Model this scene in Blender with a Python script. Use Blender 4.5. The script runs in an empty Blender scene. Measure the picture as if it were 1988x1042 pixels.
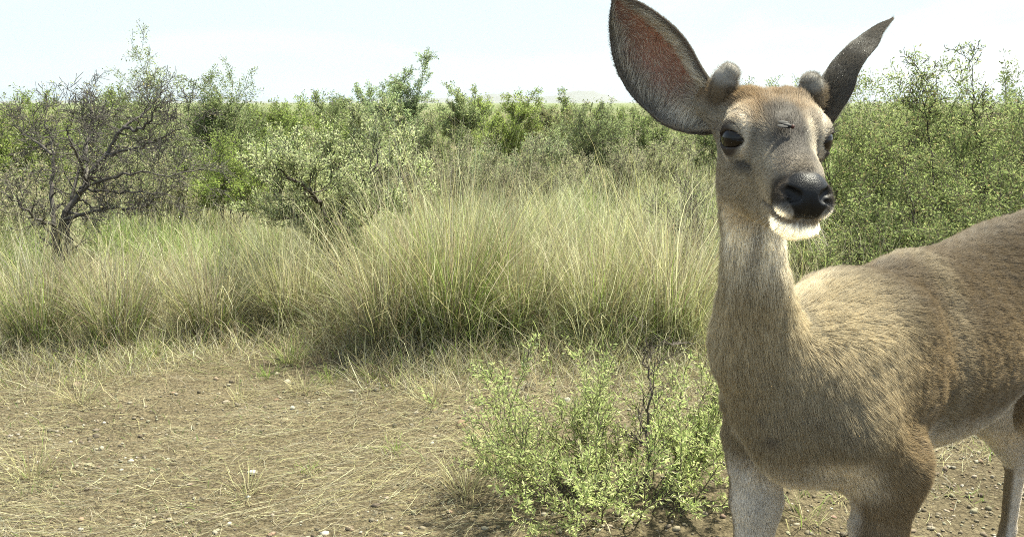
import bpy, bmesh, math, random, os
import numpy as np
from mathutils import Vector, Matrix

# ------------------------------------------------------------------ camera, sky, sun, exposure
scene = bpy.context.scene
COL = scene.collection
CAM_H, FPX, PITCH = 1.15, 1700.0 / 1988.0, math.radians(10.7)
cam_d = bpy.data.cameras.new("camera")
cam_d.sensor_width = 36.0
cam_d.lens = 36.0 * FPX
cam_d.clip_start = 0.02
cam_d.clip_end = 60000.0
cam = bpy.data.objects.new("camera", cam_d)
COL.objects.link(cam)
cam.location = (0, 0, CAM_H)
cam.rotation_euler = (math.pi / 2 - PITCH, 0, 0)
scene.camera = cam

SUN_EL, SUN_AZ = math.radians(64), math.radians(62)      # azimuth from +Y (view direction) towards +X
world = bpy.data.worlds.new("World")
scene.world = world
world.use_nodes = True
wn, wl = world.node_tree.nodes, world.node_tree.links
wn.clear()
w_out = wn.new("ShaderNodeOutputWorld")
w_bg = wn.new("ShaderNodeBackground")
w_sky = wn.new("ShaderNodeTexSky")
w_sky.sky_type = 'NISHITA'
w_sky.sun_disc = False
w_sky.sun_elevation = SUN_EL
w_sky.sun_rotation = SUN_AZ
w_sky.dust_density = 2.0
w_tc = wn.new("ShaderNodeTexCoord")
w_map = wn.new("ShaderNodeMapping")
w_map.inputs['Scale'].default_value = (1.0, 1.0, 5.0)
w_no = wn.new("ShaderNodeTexNoise")
w_no.inputs['Scale'].default_value = 1.7
w_no.inputs['Detail'].default_value = 6
w_no.inputs['Roughness'].default_value = 0.55
w_no.inputs['Distortion'].default_value = 0.6
w_rmp = wn.new("ShaderNodeMapRange")
w_rmp.inputs['From Min'].default_value = 0.42
w_rmp.inputs['From Max'].default_value = 0.60
w_rmp.inputs['To Min'].default_value = 0.30
w_rmp.inputs['To Max'].default_value = 1.0
w_mix = wn.new("ShaderNodeMixRGB")
w_mix.inputs['Color2'].default_value = (2.85, 3.25, 3.36, 1)      # bright thin cloud
wl.new(w_tc.outputs['Generated'], w_map.inputs['Vector'])
wl.new(w_map.outputs[0], w_no.inputs['Vector'])
wl.new(w_no.outputs['Fac'], w_rmp.inputs['Value'])
wl.new(w_rmp.outputs[0], w_mix.inputs['Fac'])
wl.new(w_sky.outputs[0], w_mix.inputs['Color1'])
wl.new(w_mix.outputs[0], w_bg.inputs['Color'])
w_bg.inputs['Strength'].default_value = 0.10
wl.new(w_bg.outputs[0], w_out.inputs['Surface'])

sun_d = bpy.data.lights.new("sun", 'SUN')
sun_d.energy = 4.8
sun_d.angle = math.radians(2.0)
sun_d.color = (1.0, 0.97, 0.80)
sun = bpy.data.objects.new("sun", sun_d)
COL.objects.link(sun)
SUN_DIR = Vector((math.sin(SUN_AZ) * math.cos(SUN_EL), math.cos(SUN_AZ) * math.cos(SUN_EL), math.sin(SUN_EL)))
sun.rotation_euler = SUN_DIR.to_track_quat('Z', 'Y').to_euler()
sun.location = (5, 5, 20)
scene.view_settings.view_transform = 'Standard'
scene.view_settings.look = 'None'
scene.view_settings.exposure = 1.6
scene.cycles.filter_width = 1.0
scene.cycles.use_denoising = False
scene.view_settings.gamma = 1.0
scene.cycles.max_bounces = 8
scene.cycles.transparent_max_bounces = 8
scene.cycles_curves.shape = 'RIBBONS'

DEV = os.environ.get("DEV", "")          # development switches only; empty in the finished render

# ------------------------------------------------------------------ helpers
rng = np.random.default_rng(7)

def V(*a): return np.array(a, float)
def nrm(a): return a / np.maximum(np.linalg.norm(a, axis=-1, keepdims=True), 1e-9)

def at(px, py, d):
    """photo pixel + distance along +Y -> metres"""
    k, v = (px - 994.0) / 1700.0, -(py - 521.0) / 1700.0
    c, s = math.cos(PITCH), math.sin(PITCH)
    y = c + v * s; z = v * c - s
    return V(k * d / y, d, CAM_H + z * d / y)

_ND = {}
def sn(P, scale, seed=0, n=10):
    """smooth pseudo noise, about -1..1, from random plane waves"""
    if (seed, n) not in _ND:
        r = np.random.default_rng(seed + 991)
        _ND[(seed, n)] = (nrm(r.normal(size=(n, 3))) * r.uniform(0.5, 1.9, (n, 1)), r.uniform(0, 6.28, n))
    D, ph = _ND[(seed, n)]
    out = np.zeros(len(P))
    for k in range(n):
        out += np.sin((P @ D[k]) * scale + ph[k])
    return out / (n ** 0.5) * 0.75

def sstep(a, b, x):
    t = np.clip((x - a) / (b - a), 0, 1)
    return t * t * (3 - 2 * t)

def raw_mesh(name, verts, faces_list):
    """verts (n,3); faces_list: list of int arrays (m,k)"""
    me = bpy.data.meshes.new(name)
    verts = np.asarray(verts, np.float32)
    me.vertices.add(len(verts))
    me.vertices.foreach_set("co", verts.ravel())
    loops = np.concatenate([f.ravel() for f in faces_list]).astype(np.int32)
    tot = np.concatenate([np.full(len(f), f.shape[1]) for f in faces_list]).astype(np.int32)
    start = np.concatenate([[0], np.cumsum(tot)[:-1]]).astype(np.int32)
    me.loops.add(len(loops))
    me.loops.foreach_set("vertex_index", loops)
    me.polygons.add(len(tot))
    me.polygons.foreach_set("loop_start", start)
    me.update(calc_edges=True)
    me.validate()
    return me

def set_col(me, cols, name="col"):
    a = me.attributes.new(name, 'FLOAT_COLOR', 'POINT')
    c = np.ones((len(cols), 4), np.float32); c[:, :3] = cols
    a.data.foreach_set("color", c.ravel())

def set_float(me, vals, name):
    a = me.attributes.new(name, 'FLOAT', 'POINT')
    a.data.foreach_set("value", np.asarray(vals, np.float32))

def link(name, me, mat=None, parent=None, smooth=True):
    o = bpy.data.objects.new(name, me)
    COL.objects.link(o)
    if mat: me.materials.append(mat)
    if parent: o.parent = parent
    if smooth and hasattr(me, "polygons"):
        me.polygons.foreach_set("use_smooth", np.ones(len(me.polygons), bool))
    return o

def tag(o, label=None, cat=None, group=None, kind=None):
    if label: o["label"] = label
    if cat: o["category"] = cat
    if group: o["group"] = group
    if kind: o["kind"] = kind
    return o

def empty(name, loc=(0, 0, 0)):
    o = bpy.data.objects.new(name, None)
    COL.objects.link(o)
    o.location = loc
    o.empty_display_size = 0.1
    return o

# ------------------------------------------------------------------ materials
def mat_new(name):
    m = bpy.data.materials.new(name)
    m.use_nodes = True
    nt = m.node_tree
    nt.nodes.clear()
    return m, nt.nodes, nt.links

def mat_attr(name, rough=0.7, translucent=0.0, spec=0.3, bump=None, sheen=0.0):
    """colour from the 'col' attribute; optional thin-leaf translucency"""
    m, n, l = mat_new(name)
    out = n.new("ShaderNodeOutputMaterial")
    at_ = n.new("ShaderNodeAttribute"); at_.attribute_name = "col"
    p = n.new("ShaderNodeBsdfPrincipled")
    p.inputs['Roughness'].default_value = rough
    p.inputs['Specular IOR Level'].default_value = spec
    l.new(at_.outputs['Color'], p.inputs['Base Color'])
    if bump:
        tx = n.new("ShaderNodeTexNoise"); tx.inputs['Scale'].default_value = bump[0]; tx.inputs['Detail'].default_value = 4
        tc = n.new("ShaderNodeTexCoord"); l.new(tc.outputs['Object'], tx.inputs['Vector'])
        bm = n.new("ShaderNodeBump"); bm.inputs['Strength'].default_value = bump[1]; bm.inputs['Distance'].default_value = bump[2]
        l.new(tx.outputs['Fac'], bm.inputs['Height']); l.new(bm.outputs[0], p.inputs['Normal'])
    if translucent > 0:
        t = n.new("ShaderNodeBsdfTranslucent")
        l.new(at_.outputs['Color'], t.inputs['Color'])
        mx = n.new("ShaderNodeMixShader"); mx.inputs[0].default_value = translucent
        l.new(p.outputs[0], mx.inputs[1]); l.new(t.outputs[0], mx.inputs[2])
        l.new(mx.outputs[0], out.inputs['Surface'])
    else:
        l.new(p.outputs[0], out.inputs['Surface'])
    return m

# ------------------------------------------------------------------ ground
def ground_h(x, y):
    P = np.stack([x, y, 0 * x], -1)
    near = np.exp(-(np.hypot(x, y - 3) / 8.0) ** 2)
    h = near * (0.018 * sn(P, 2.3, 1) + 0.010 * sn(P, 6.0, 2) + 0.004 * sn(P, 19.0, 3))
    return h

def build_ground():
    # fine patch in front of the camera, stretched to the horizon in one sheet
    a = np.linspace(-1, 1, 420)
    xs = np.sign(a) * (np.abs(a) * 3.0 + np.abs(a) ** 14 * 11000)
    b = np.linspace(0, 1, 420)
    ys = -2 + b * 8.0 + b ** 16 * 11500
    X, Y = np.meshgrid(xs, ys, indexing='ij')
    x, y = X.ravel(), Y.ravel()
    z = ground_h(x, y)
    P = np.stack([x, y, 0 * x], -1)
    pn = np.exp(-(np.hypot(x, y - 3) / 5.0) ** 4)
    z = z + pn * (0.0025 * sn(P, 55, 4) + 0.0015 * sn(P, 130, 5))
    verts = np.stack([x, y, z], -1)
    n = 420
    i = np.arange(n * n).reshape(n, n)
    f = np.stack([i[:-1, :-1], i[1:, :-1], i[1:, 1:], i[:-1, 1:]], -1).reshape(-1, 4)
    me = raw_mesh("ground", verts, [f])
    m, nd, l = mat_new("dirt")
    out = nd.new("ShaderNodeOutputMaterial")
    p = nd.new("ShaderNodeBsdfPrincipled"); p.inputs['Roughness'].default_value = 0.95
    p.inputs['Specular IOR Level'].default_value = 0.1
    tc = nd.new("ShaderNodeTexCoord")
    n1 = nd.new("ShaderNodeTexNoise"); n1.inputs['Scale'].default_value = 2.2; n1.inputs['Detail'].default_value = 8; n1.inputs['Roughness'].default_value = 0.7
    n2 = nd.new("ShaderNodeTexNoise"); n2.inputs['Scale'].default_value = 55; n2.inputs['Detail'].default_value = 6; n2.inputs['Roughness'].default_value = 0.75
    n3 = nd.new("ShaderNodeTexVoronoi"); n3.inputs['Scale'].default_value = 95
    for t in (n1, n2, n3): l.new(tc.outputs['Object'], t.inputs['Vector'])
    r1 = nd.new("ShaderNodeValToRGB")
    r1.color_ramp.elements[0].position = 0.3; r1.color_ramp.elements[0].color = (0.135, 0.113, 0.074, 1)
    r1.color_ramp.elements[1].position = 0.7; r1.color_ramp.elements[1].color = (0.245, 0.212, 0.142, 1)
    l.new(n1.outputs['Fac'], r1.inputs[0])
    r2 = nd.new("ShaderNodeValToRGB")
    r2.color_ramp.elements[0].position = 0.35; r2.color_ramp.elements[0].color = (0.30, 0.28, 0.25, 1)
    r2.color_ramp.elements[1].position = 0.68; r2.color_ramp.elements[1].color = (1.25, 1.2, 1.1, 1)
    l.new(n2.outputs['Fac'], r2.inputs[0])
    mu = nd.new("ShaderNodeMixRGB"); mu.blend_type = 'MULTIPLY'; mu.inputs[0].default_value = 0.9
    l.new(r1.outputs[0], mu.inputs[1]); l.new(r2.outputs[0], mu.inputs[2])
    ge = nd.new("ShaderNodeNewGeometry"); sx = nd.new("ShaderNodeSeparateXYZ"); l.new(ge.outputs['Position'], sx.inputs[0])
    mr = nd.new("ShaderNodeMapRange"); mr.inputs['From Min'].default_value = 25; mr.inputs['From Max'].default_value = 160
    l.new(sx.outputs['Y'], mr.inputs['Value'])
    n4 = nd.new("ShaderNodeTexNoise"); n4.inputs['Scale'].default_value = .12; n4.inputs['Detail'].default_value = 8; l.new(tc.outputs['Object'], n4.inputs['Vector'])
    r4 = nd.new("ShaderNodeValToRGB"); r4.color_ramp.elements[0].position = .35; r4.color_ramp.elements[0].color = (.095, .125, .055, 1)
    r4.color_ramp.elements[1].position = .7; r4.color_ramp.elements[1].color = (.20, .20, .11, 1); l.new(n4.outputs['Fac'], r4.inputs[0])
    m4 = nd.new("ShaderNodeMixRGB"); l.new(mr.outputs[0], m4.inputs[0]); l.new(mu.outputs[0], m4.inputs[1]); l.new(r4.outputs[0], m4.inputs[2])
    l.new(m4.outputs[0], p.inputs['Base Color'])
    ad = nd.new("ShaderNodeMath"); ad.operation = 'MULTIPLY_ADD'
    l.new(n3.outputs['Distance'], ad.inputs[0]); ad.inputs[1].default_value = -0.5; l.new(n2.outputs['Fac'], ad.inputs[2])
    bp = nd.new("ShaderNodeBump"); bp.inputs['Strength'].default_value = 1.0; bp.inputs['Distance'].default_value = 0.022
    l.new(ad.outputs[0], bp.inputs['Height']); l.new(bp.outputs[0], p.inputs['Normal'])
    l.new(p.outputs[0], out.inputs['Surface'])
    tag(link("ground", me, m), kind="structure")

build_ground()

# ------------------------------------------------------------------ the deer
# body frame: s runs backwards along the spine, l to the animal's own left, z up
BO = V(0.52, 1.42, 0)
BB = V(0.78, 0.626, 0); BB /= np.linalg.norm(BB)
BL = V(BB[1], -BB[0], 0)
BM = np.stack([BB, BL, V(0, 0, 1)])          # rows
def w2b(P): return (np.asarray(P) - BO) @ BM.T
def b2w(P): return np.asarray(P) @ BM + BO

# head frame in world: r (picture right), u up, f forward (out of the muzzle)
HO = V(0.340, 1.135, 1.104)
HF = nrm(V(-0.005, -1.0, -0.10))
HR = nrm(np.cross(V(0.035, 0.0, 1.0), HF)); 
HU = np.cross(HF, HR)
HM = np.stack([HR, HU, HF])
def h2w(P): return np.asarray(P) @ HM + HO
def w2h(P): return (np.asarray(P) - HO) @ HM.T
def h2b(P): return w2b(h2w(P))

def smin(a, b, k):
    h = np.clip(0.5 + 0.5 * (b - a) / k, 0, 1)
    return b * (1 - h) + a * h - k * h * (1 - h)
def smax(a, b, k): return -smin(-a, -b, k)

def cone(P, a, b, ra, rb):
    a, b = np.asarray(a, float), np.asarray(b, float)
    ab = b - a
    t = np.clip(((P - a) @ ab) / (ab @ ab), 0, 1)
    return np.linalg.norm(P - a - t[:, None] * ab, axis=1) - (ra + (rb - ra) * t)

def ell(P, c, r, M=None):
    q = P - np.asarray(c, float)
    if M is not None: q = q @ M.T
    r = np.asarray(r, float)
    k0 = np.linalg.norm(q / r, axis=1)
    k1 = np.maximum(np.linalg.norm(q / (r * r), axis=1), 1e-6)
    return k0 * (k0 - 1) / k1

def smooth_path(pts, n):
    pts = np.asarray(pts, float)
    t = np.linspace(0, 1, len(pts)); x = np.linspace(0, 1, n)
    P = np.stack([np.interp(x, t, pts[:, k]) for k in range(3)], -1)
    for _ in range(3): P[1:-1] = (P[:-2] + 2 * P[1:-1] + P[2:]) / 4
    return P

def rotm(axis, deg):
    return np.array(Matrix.Rotation(math.radians(deg), 3, axis))

EYE_R, EYE_U, EYE_F, EYE_RAD = 0.0475, 0.0, 0.0, 0.0232
NECK_TOP = (0.0, -0.055, -0.115)      # head frame

def sdf_head(H):
    A = H.copy(); A[:, 0] = np.abs(A[:, 0])
    d = ell(A, (0, 0.002, -0.060), (0.056, 0.046, 0.080))                     # skull
    d = smin(d, ell(A, (0.030, 0.032, -0.058), (0.026, 0.022, 0.034)), 0.03)   # pedicle mounds
    d = smin(d, ell(A, (0, 0.010, 0.0), (0.044, 0.030, 0.055)), 0.03)           # forehead
    d = smin(d, ell(A, (0.044, 0.010, -0.004), (0.021, 0.027, 0.032)), 0.018)   # brow
    # muzzle
    Q = A.copy(); Q[:, 0] *= 1.06
    d = smin(d, cone(Q, (0, -0.024, 0.0), (0, -0.038, 0.085), 0.045, 0.0305), 0.03)
    d = smin(d, cone(Q, (0, -0.036, 0.080), (0, -0.046, 0.126), 0.0300, 0.0285), 0.02)
    d = smin(d, ell(A, (0.0135, -0.053, 0.128), (0.0185, 0.0200, 0.0235)), 0.012)   # lip puffs
    d = smin(d, cone(A, (0, -0.004, -0.005), (0, -0.026, 0.100), 0.030, 0.0165), 0.02)          # bridge of the nose
    # lower jaw, cheeks
    Q = A.copy(); Q[:, 0] *= 0.95
    d = smin(d, cone(Q, (0, -0.072, -0.050), (0, -0.080, 0.095), 0.040, 0.0185), 0.028)
    d = smin(d, ell(A, (0.030, -0.045, -0.040), (0.025, 0.046, 0.055)), 0.03)    # masseter
    d = smin(d, ell(A, (0, -0.083, 0.110), (0.0245, 0.0165, 0.027)), 0.008)      # chin
    # mouth slit
    sl = np.maximum(np.abs(A[:, 1] + 0.0685 + 0.10 * (A[:, 2] - 0.11)) - 0.0012, np.maximum(0.066 - A[:, 2], -(0.012 + 0.0 * A[:, 0]) + 0.0))
    d = smax(d, -sl, 0.004)
    # eye: lids as a bulge with an almond opening
    e = V(EYE_R, EYE_U, EYE_F)
    en = nrm(V(0.80, 0.06, 0.60))
    q = A - e
    dist = np.linalg.norm(q, axis=1)
    d = smin(d, dist - (EYE_RAD + 0.0022), 0.012)
    ex = nrm(np.cross(V(0, 1, 0.12), en)); ey = np.cross(en, ex)
    qx, qy, qz = q @ ex, q @ ey, q @ en
    SGN = 1.0
    ang = np.sqrt((qx / 0.0212) ** 2 + ((qy + 0.0012 + 0.12 * qx * SGN) / 0.0108) ** 2)
    opening = np.maximum((ang - 1) * 0.011, -qz + 0.004)
    d = smax(d, -opening, 0.0035)
    # gland fold below the inner corner of the eye
    d = smax(d, -(cone(A, (0.047, -0.024, 0.018), (0.0395, -0.032, 0.036), 0.0035, 0.0028) ), 0.007)
    # ear root
    d = smin(d, cone(A, (0.040, 0.018, -0.085), (0.066, 0.034, -0.092), 0.028, 0.020), 0.02)
    # nostrils
    nc = V(0.0170, -0.043, 0.1515)
    nd_ = cone(A, nc, nc + V(0.008, 0.004, -0.012), 0.0072, 0.0055)
    nd_ = np.minimum(nd_, cone(A, nc, nc + V(0.0075, -0.0085, -0.008), 0.0052, 0.0036))
    d = smax(d, -nd_, 0.004)
    # philtrum
    d = smax(d, -cone(A, (0, -0.052, 0.1590), (0, -0.070, 0.1500), 0.0012, 0.0012), 0.004)
    return d

_n0 = h2b(V(*NECK_TOP)); _n1 = w2b(at(1463, 500, 1.275)); _n2 = w2b(at(1467, 600, 1.325)); _n3 = w2b(at(1476, 690, 1.375))
_n4 = V(-0.01, 0.0, 0.700)
_np = smooth_path([_n4, _n3, _n2, _n1, _n0], 25)
_nr = np.interp(np.linspace(0, 1, 25), np.linspace(0, 1, 5), [0.116, 0.078, 0.0515, 0.0365, 0.038])

def sdf(P):
    """P in body frame"""
    A = P.copy(); A[:, 1] = np.abs(A[:, 1])
    d = ell(A, (0.07, 0, 0.692), (0.175, 0.114, 0.174))
    d = smin(d, ell(A, (0.40, 0, 0.668), (0.34, 0.145, 0.178)), 0.06)
    d = smin(d, ell(A, (0.70, 0, 0.712), (0.28, 0.130, 0.176)), 0.06)
    d = smin(d, ell(A, (0.94, 0, 0.755), (0.17, 0.125, 0.148)), 0.06)
    d = smin(d, cone(A, (0.06, 0, 0.772), (0.28, 0, 0.812), 0.032, 0.042), 0.08)       # withers
    d = smin(d, cone(A, (0.24, 0, 0.812), (0.88, 0, 0.860), 0.040, 0.045), 0.07)       # spine
    # shoulder blades and upper arms
    d = smin(d, ell(A, (0.090, 0.080, 0.690), (0.085, 0.046, 0.145), rotm('Y', -18)), 0.07)
    d = smin(d, cone(A, (-0.045, 0.090, 0.640), (0.055, 0.098, 0.550), 0.058, 0.050), 0.05)
    d = smin(d, ell(A, (-0.075, 0, 0.632), (0.078, 0.072, 0.085)), 0.05)               # breast
    d = smin(d, ell(A, (0.03, 0, 0.563), (0.13, 0.066, 0.052)), 0.05)                  # brisket
    # neck
    dn = None
    for k in range(24):
        c_ = cone(P, _np[k], _np[k + 1], _nr[k], _nr[k + 1])
        dn = c_ if dn is None else smin(dn, c_, 0.012)
    d = smin(d, dn, 0.055)
    # fore legs (right one set a little back)
    for sd, so in ((1, 0.020), (-1, -0.050)):
        y = 0.098 * sd
        d = smin(d, cone(P, (0.035 + so, y * 1.1, 0.560), (0.030 + so, y, 0.440), 0.056, 0.041), 0.04)
        d = smin(d, cone(P, (0.030 + so, y, 0.440), (0.020 + so, y * 0.95, 0.320), 0.041, 0.027), 0.02)
        d = smin(d, ell(P, (0.016 + so, y * 0.95, 0.305), (0.026, 0.024, 0.032)), 0.015)
        d = smin(d, cone(P, (0.020 + so, y * 0.95, 0.300), (0.024 + so, y * 0.95, 0.090), 0.020, 0.0155), 0.012)
        d = smin(d, ell(P, (0.022 + so, y * 0.95, 0.085), (0.020, 0.018, 0.024)), 0.012)
        d = smin(d, cone(P, (0.022 + so, y * 0.95, 0.085), (-0.004 + so, y * 0.95, 0.035), 0.017, 0.019), 0.01)
        d = smin(d, cone(P, (-0.004 + so, y * 0.95, 0.040), (-0.026 + so, y * 0.95, 0.012), 0.021, 0.012), 0.006)
    # hind legs
    for sd, so in ((1, 0.27), (-1, 0.29)):
        y = 0.085 * sd
        hip = V(0.99, y * 0.7, 0.73); kn = V(0.64 + so, y * 1.25, 0.490) if sd > 0 else V(0.89, -0.07, 0.450); hk = V(0.865 + so, y, 0.370) if sd > 0 else V(0.99, -0.04, 0.270); ft = hk + V(-0.030 if sd > 0 else -0.005, 0, 0.085 - hk[2])
        d = smin(d, cone(P, hip, kn, 0.120, 0.090), 0.05)
        d = smin(d, cone(P, kn, hk, 0.084, 0.031), 0.04)
        d = smin(d, ell(P, hk + V(0.004, 0, 0.005), (0.026, 0.020, 0.034)), 0.015)
        d = smin(d, cone(P, hk, ft, 0.023, 0.0165), 0.012)
        d = smin(d, cone(P, ft, ft + V(-0.026, 0, -0.050), 0.018, 0.019), 0.01)
        d = smin(d, cone(P, ft + V(-0.026, 0, -0.045), ft + V(-0.048, 0, -0.073), 0.021, 0.012), 0.006)
    # tail
    d = smin(d, cone(P, (1.08, 0, 0.79), (1.145, 0, 0.63), 0.030, 0.022), 0.03)
    # head
    H = w2h(b2w(P))
    near = np.abs(H).max(axis=1) < 0.30
    if near.any():
        dn = d[near]
        dn = smin(dn, sdf_head(H[near]), 0.028)
        # keep the eye, mouth and nostril cuts sharp after the blend
        d[near] = dn
    return d

def surface_nets(fun, lo, hi, h):
    n = [int(round((hi[k] - lo[k]) / h)) + 1 for k in range(3)]
    ax = [lo[k] + h * np.arange(n[k]) for k in range(3)]
    G = np.stack(np.meshgrid(*ax, indexing='ij'), -1).reshape(-1, 3)
    F = np.concatenate([fun(c) for c in np.array_split(G, 40)]).reshape(n)
    ins = F < 0
    c = np.zeros([k - 1 for k in n], np.int8)
    for i in (0, 1):
        for j in (0, 1):
            for k in (0, 1):
                c += ins[i:n[0] - 1 + i, j:n[1] - 1 + j, k:n[2] - 1 + k]
    act = np.argwhere((c > 0) & (c < 8))
    idx = -np.ones(c.shape, np.int64)
    idx[tuple(act.T)] = np.arange(len(act))
    pos = np.zeros((len(act), 3)); cnt = np.zeros(len(act))
    cor = [(i, j, k) for i in (0, 1) for j in (0, 1) for k in (0, 1)]
    for a in cor:
        for ax_ in range(3):
            if a[ax_] == 0:
                b = list(a); b[ax_] = 1
                fa = F[tuple((act + a).T)]; fb = F[tuple((act + b).T)]
                cr = (fa < 0) != (fb < 0)
                t = np.where(cr, fa / np.where(cr, fa - fb, 1), 0)
                p = np.array(a, float) + t[:, None] * (np.array(b) - np.array(a))
                pos[cr] += p[cr]; cnt[cr] += 1
    pos = (act + pos / cnt[:, None]) * h + np.array(lo)
    quads = []
    for ax_ in range(3):
        sl0 = [slice(None)] * 3; sl1 = [slice(None)] * 3
        sl0[ax_] = slice(0, -1); sl1[ax_] = slice(1, None)
        e = np.argwhere(ins[tuple(sl0)] != ins[tuple(sl1)])
        o1, o2 = [(1, 2), (2, 0), (0, 1)][ax_]
        ok = (e[:, o1] > 0) & (e[:, o2] > 0) & (e[:, o1] < n[o1] - 1) & (e[:, o2] < n[o2] - 1)
        e = e[ok]
        d1 = np.zeros(3, int); d1[o1] = 1
        d2 = np.zeros(3, int); d2[o2] = 1
        q = np.stack([idx[tuple((e - d1 - d2).T)], idx[tuple((e - d2).T)], idx[tuple(e.T)], idx[tuple((e - d1).T)]], -1)
        fl = ~ins[tuple(e.T)]
        q[fl] = q[fl][:, ::-1]
        quads.append(q)
    return pos, np.concatenate(quads)

def project(P, fun, it=3, mx=0.006):
    for _ in range(it):
        h = 0.0006
        d = fun(P)
        g = np.stack([(fun(P + dv) - fun(P - dv)) / (2 * h) for dv in np.eye(3) * h], -1)
        g2 = np.maximum((g * g).sum(1), 0.2)
        P = P - np.clip(d / g2, -mx, mx)[:, None] * g * 0.9
    return P

def build_body_mesh():
    v, q = surface_nets(sdf, (-0.50, -0.28, 0.0), (1.34, 0.34, 1.26), 0.0105)
    v = project(v, sdf, 2)
    bm = bmesh.new()
    for p in v: bm.verts.new(p)
    bm.verts.ensure_lookup_table()
    for f in q:
        try: bm.faces.new([bm.verts[i] for i in f])
        except ValueError: pass
    for lev in range(3):
        if lev == 0:
            sel = set(bm.edges)
        else:
            P = np.array([vv.co for vv in bm.verts])
            H = w2h(b2w(P))
            if lev == 1:
                ok = (H[:, 2] > -0.12) & (np.abs(H[:, 0]) < 0.11) & (H[:, 1] > -0.13)
            else:
                A = np.abs(H[:, 0])
                ok = ((np.linalg.norm(np.stack([A - EYE_R, H[:, 1] + .005, H[:, 2] - .008], -1), axis=1) < 0.042) |
                      ((H[:, 2] > 0.095) & (H[:, 1] > -0.12)))
            bm.verts.index_update()
            sel = set()
            for f in bm.faces:
                if all(ok[x.index] for x in f.verts): sel.update(f.edges)
        bmesh.ops.subdivide_edges(bm, edges=list(sel), cuts=1, use_grid_fill=True)
        P = np.array([vv.co for vv in bm.verts])
        P = project(P, sdf, 2 if lev else 2, 0.004)
        for vv, p in zip(bm.verts, P): vv.co = p
    bmesh.ops.triangulate(bm, faces=[f for f in bm.faces if len(f.verts) > 4])
    bm.normal_update()
    verts = np.array([vv.co for vv in bm.verts])
    bm.verts.index_update()
    quads = np.array([[x.index for x in f.verts] for f in bm.faces if len(f.verts) == 4])
    tris = np.array([[x.index for x in f.verts] for f in bm.faces if len(f.verts) == 3])
    bm.free()
    verts = b2w(verts)
    p_ = verts[quads[:, :3]]
    cn = np.cross(p_[:, 1] - p_[:, 0], p_[:, 2] - p_[:, 0])
    vol = (p_[:, 0] * cn).sum()
    if vol < 0: quads = quads[:, ::-1]; tris = tris[:, ::-1]
    return verts, quads, tris

def ear_mesh(base, tip, side, wl, wr, cup, bend, curl, nu=44, nv=30, thick=0.0035):
    """a curled leaf-shaped shell. side: unit vector across; wl/wr: (u, half width) tables; cup: hollow depth"""
    base, tip = np.asarray(base), np.asarray(tip)
    ax = tip - base; L = np.linalg.norm(ax); ax /= L
    side = side - (side @ ax) * ax; side /= np.linalg.norm(side)
    nor = np.cross(side, ax)
    if nor @ bend < 0: nor = -nor                    # hollow opens towards +nor
    u = np.linspace(0, 1, nu); v = np.linspace(-1, 1, nv)
    U, W = np.meshgrid(u, v, indexing='ij')
    hl = np.interp(U, [a for a, b in wl], [b for a, b in wl]); hr = np.interp(U, [a for a, b in wr], [b for a, b in wr])
    for _ in range(4):
        hl[1:-1] = (hl[:-2] + 2 * hl[1:-1] + hl[2:]) / 4; hr[1:-1] = (hr[:-2] + 2 * hr[1:-1] + hr[2:]) / 4
    half = np.where(W < 0, hl, hr)
    wid = (hl + hr) / 2
    th = W * (1.15 + 0.55 * np.clip(1 - U * 3.0, 0, 1))
    off = np.sin(th) / np.sin(1.15) * half
    dep = -(np.cos(th) - math.cos(1.15)) * wid * cup
    arch = curl * np.sin(U * math.pi * 0.9) * L
    wav = 0.0016 * np.sin(U * 17 + W * 3) * (np.abs(W) ** 2)
    C = base + U[..., None] * ax * L + off[..., None] * side + (dep - arch + wav)[..., None] * nor
    du = np.gradient(C, axis=0); dv = np.gradient(C, axis=1)
    N = nrm(np.cross(du, dv)); s = np.sign((N.reshape(-1, 3) @ nor).sum()); N *= s
    edge = np.clip(1 - np.abs(W) ** 6, 0.15, 1) * np.clip((1 - U) * 8, 0.15, 1)
    inner, outer = C, C - N * (thick * (1 + 1.2 * (1 - U)) * edge)[..., None]
    n = nu * nv
    i = np.arange(n).reshape(nu, nv)
    fi = np.stack([i[:-1, :-1], i[1:, :-1], i[1:, 1:], i[:-1, 1:]], -1).reshape(-1, 4)
    if s < 0: fi = fi[:, ::-1]
    fo = fi[:, ::-1] + n
    rim = np.concatenate([i[:, 0], i[-1, 1:], i[::-1, -1][1:], i[0, ::-1][1:]])
    fr = np.stack([rim[:-1], rim[1:], rim[1:] + n, rim[:-1] + n], -1)
    if s < 0: fr = fr[:, ::-1]
    V_ = np.concatenate([inner.reshape(-1, 3), outer.reshape(-1, 3)])
    par = np.stack([np.tile(U.ravel(), 2), np.tile(W.ravel(), 2), np.r_[np.ones(n), -np.ones(n)]], -1)
    return V_, np.concatenate([fi, fo, fr]), par, ax, side, nor

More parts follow.
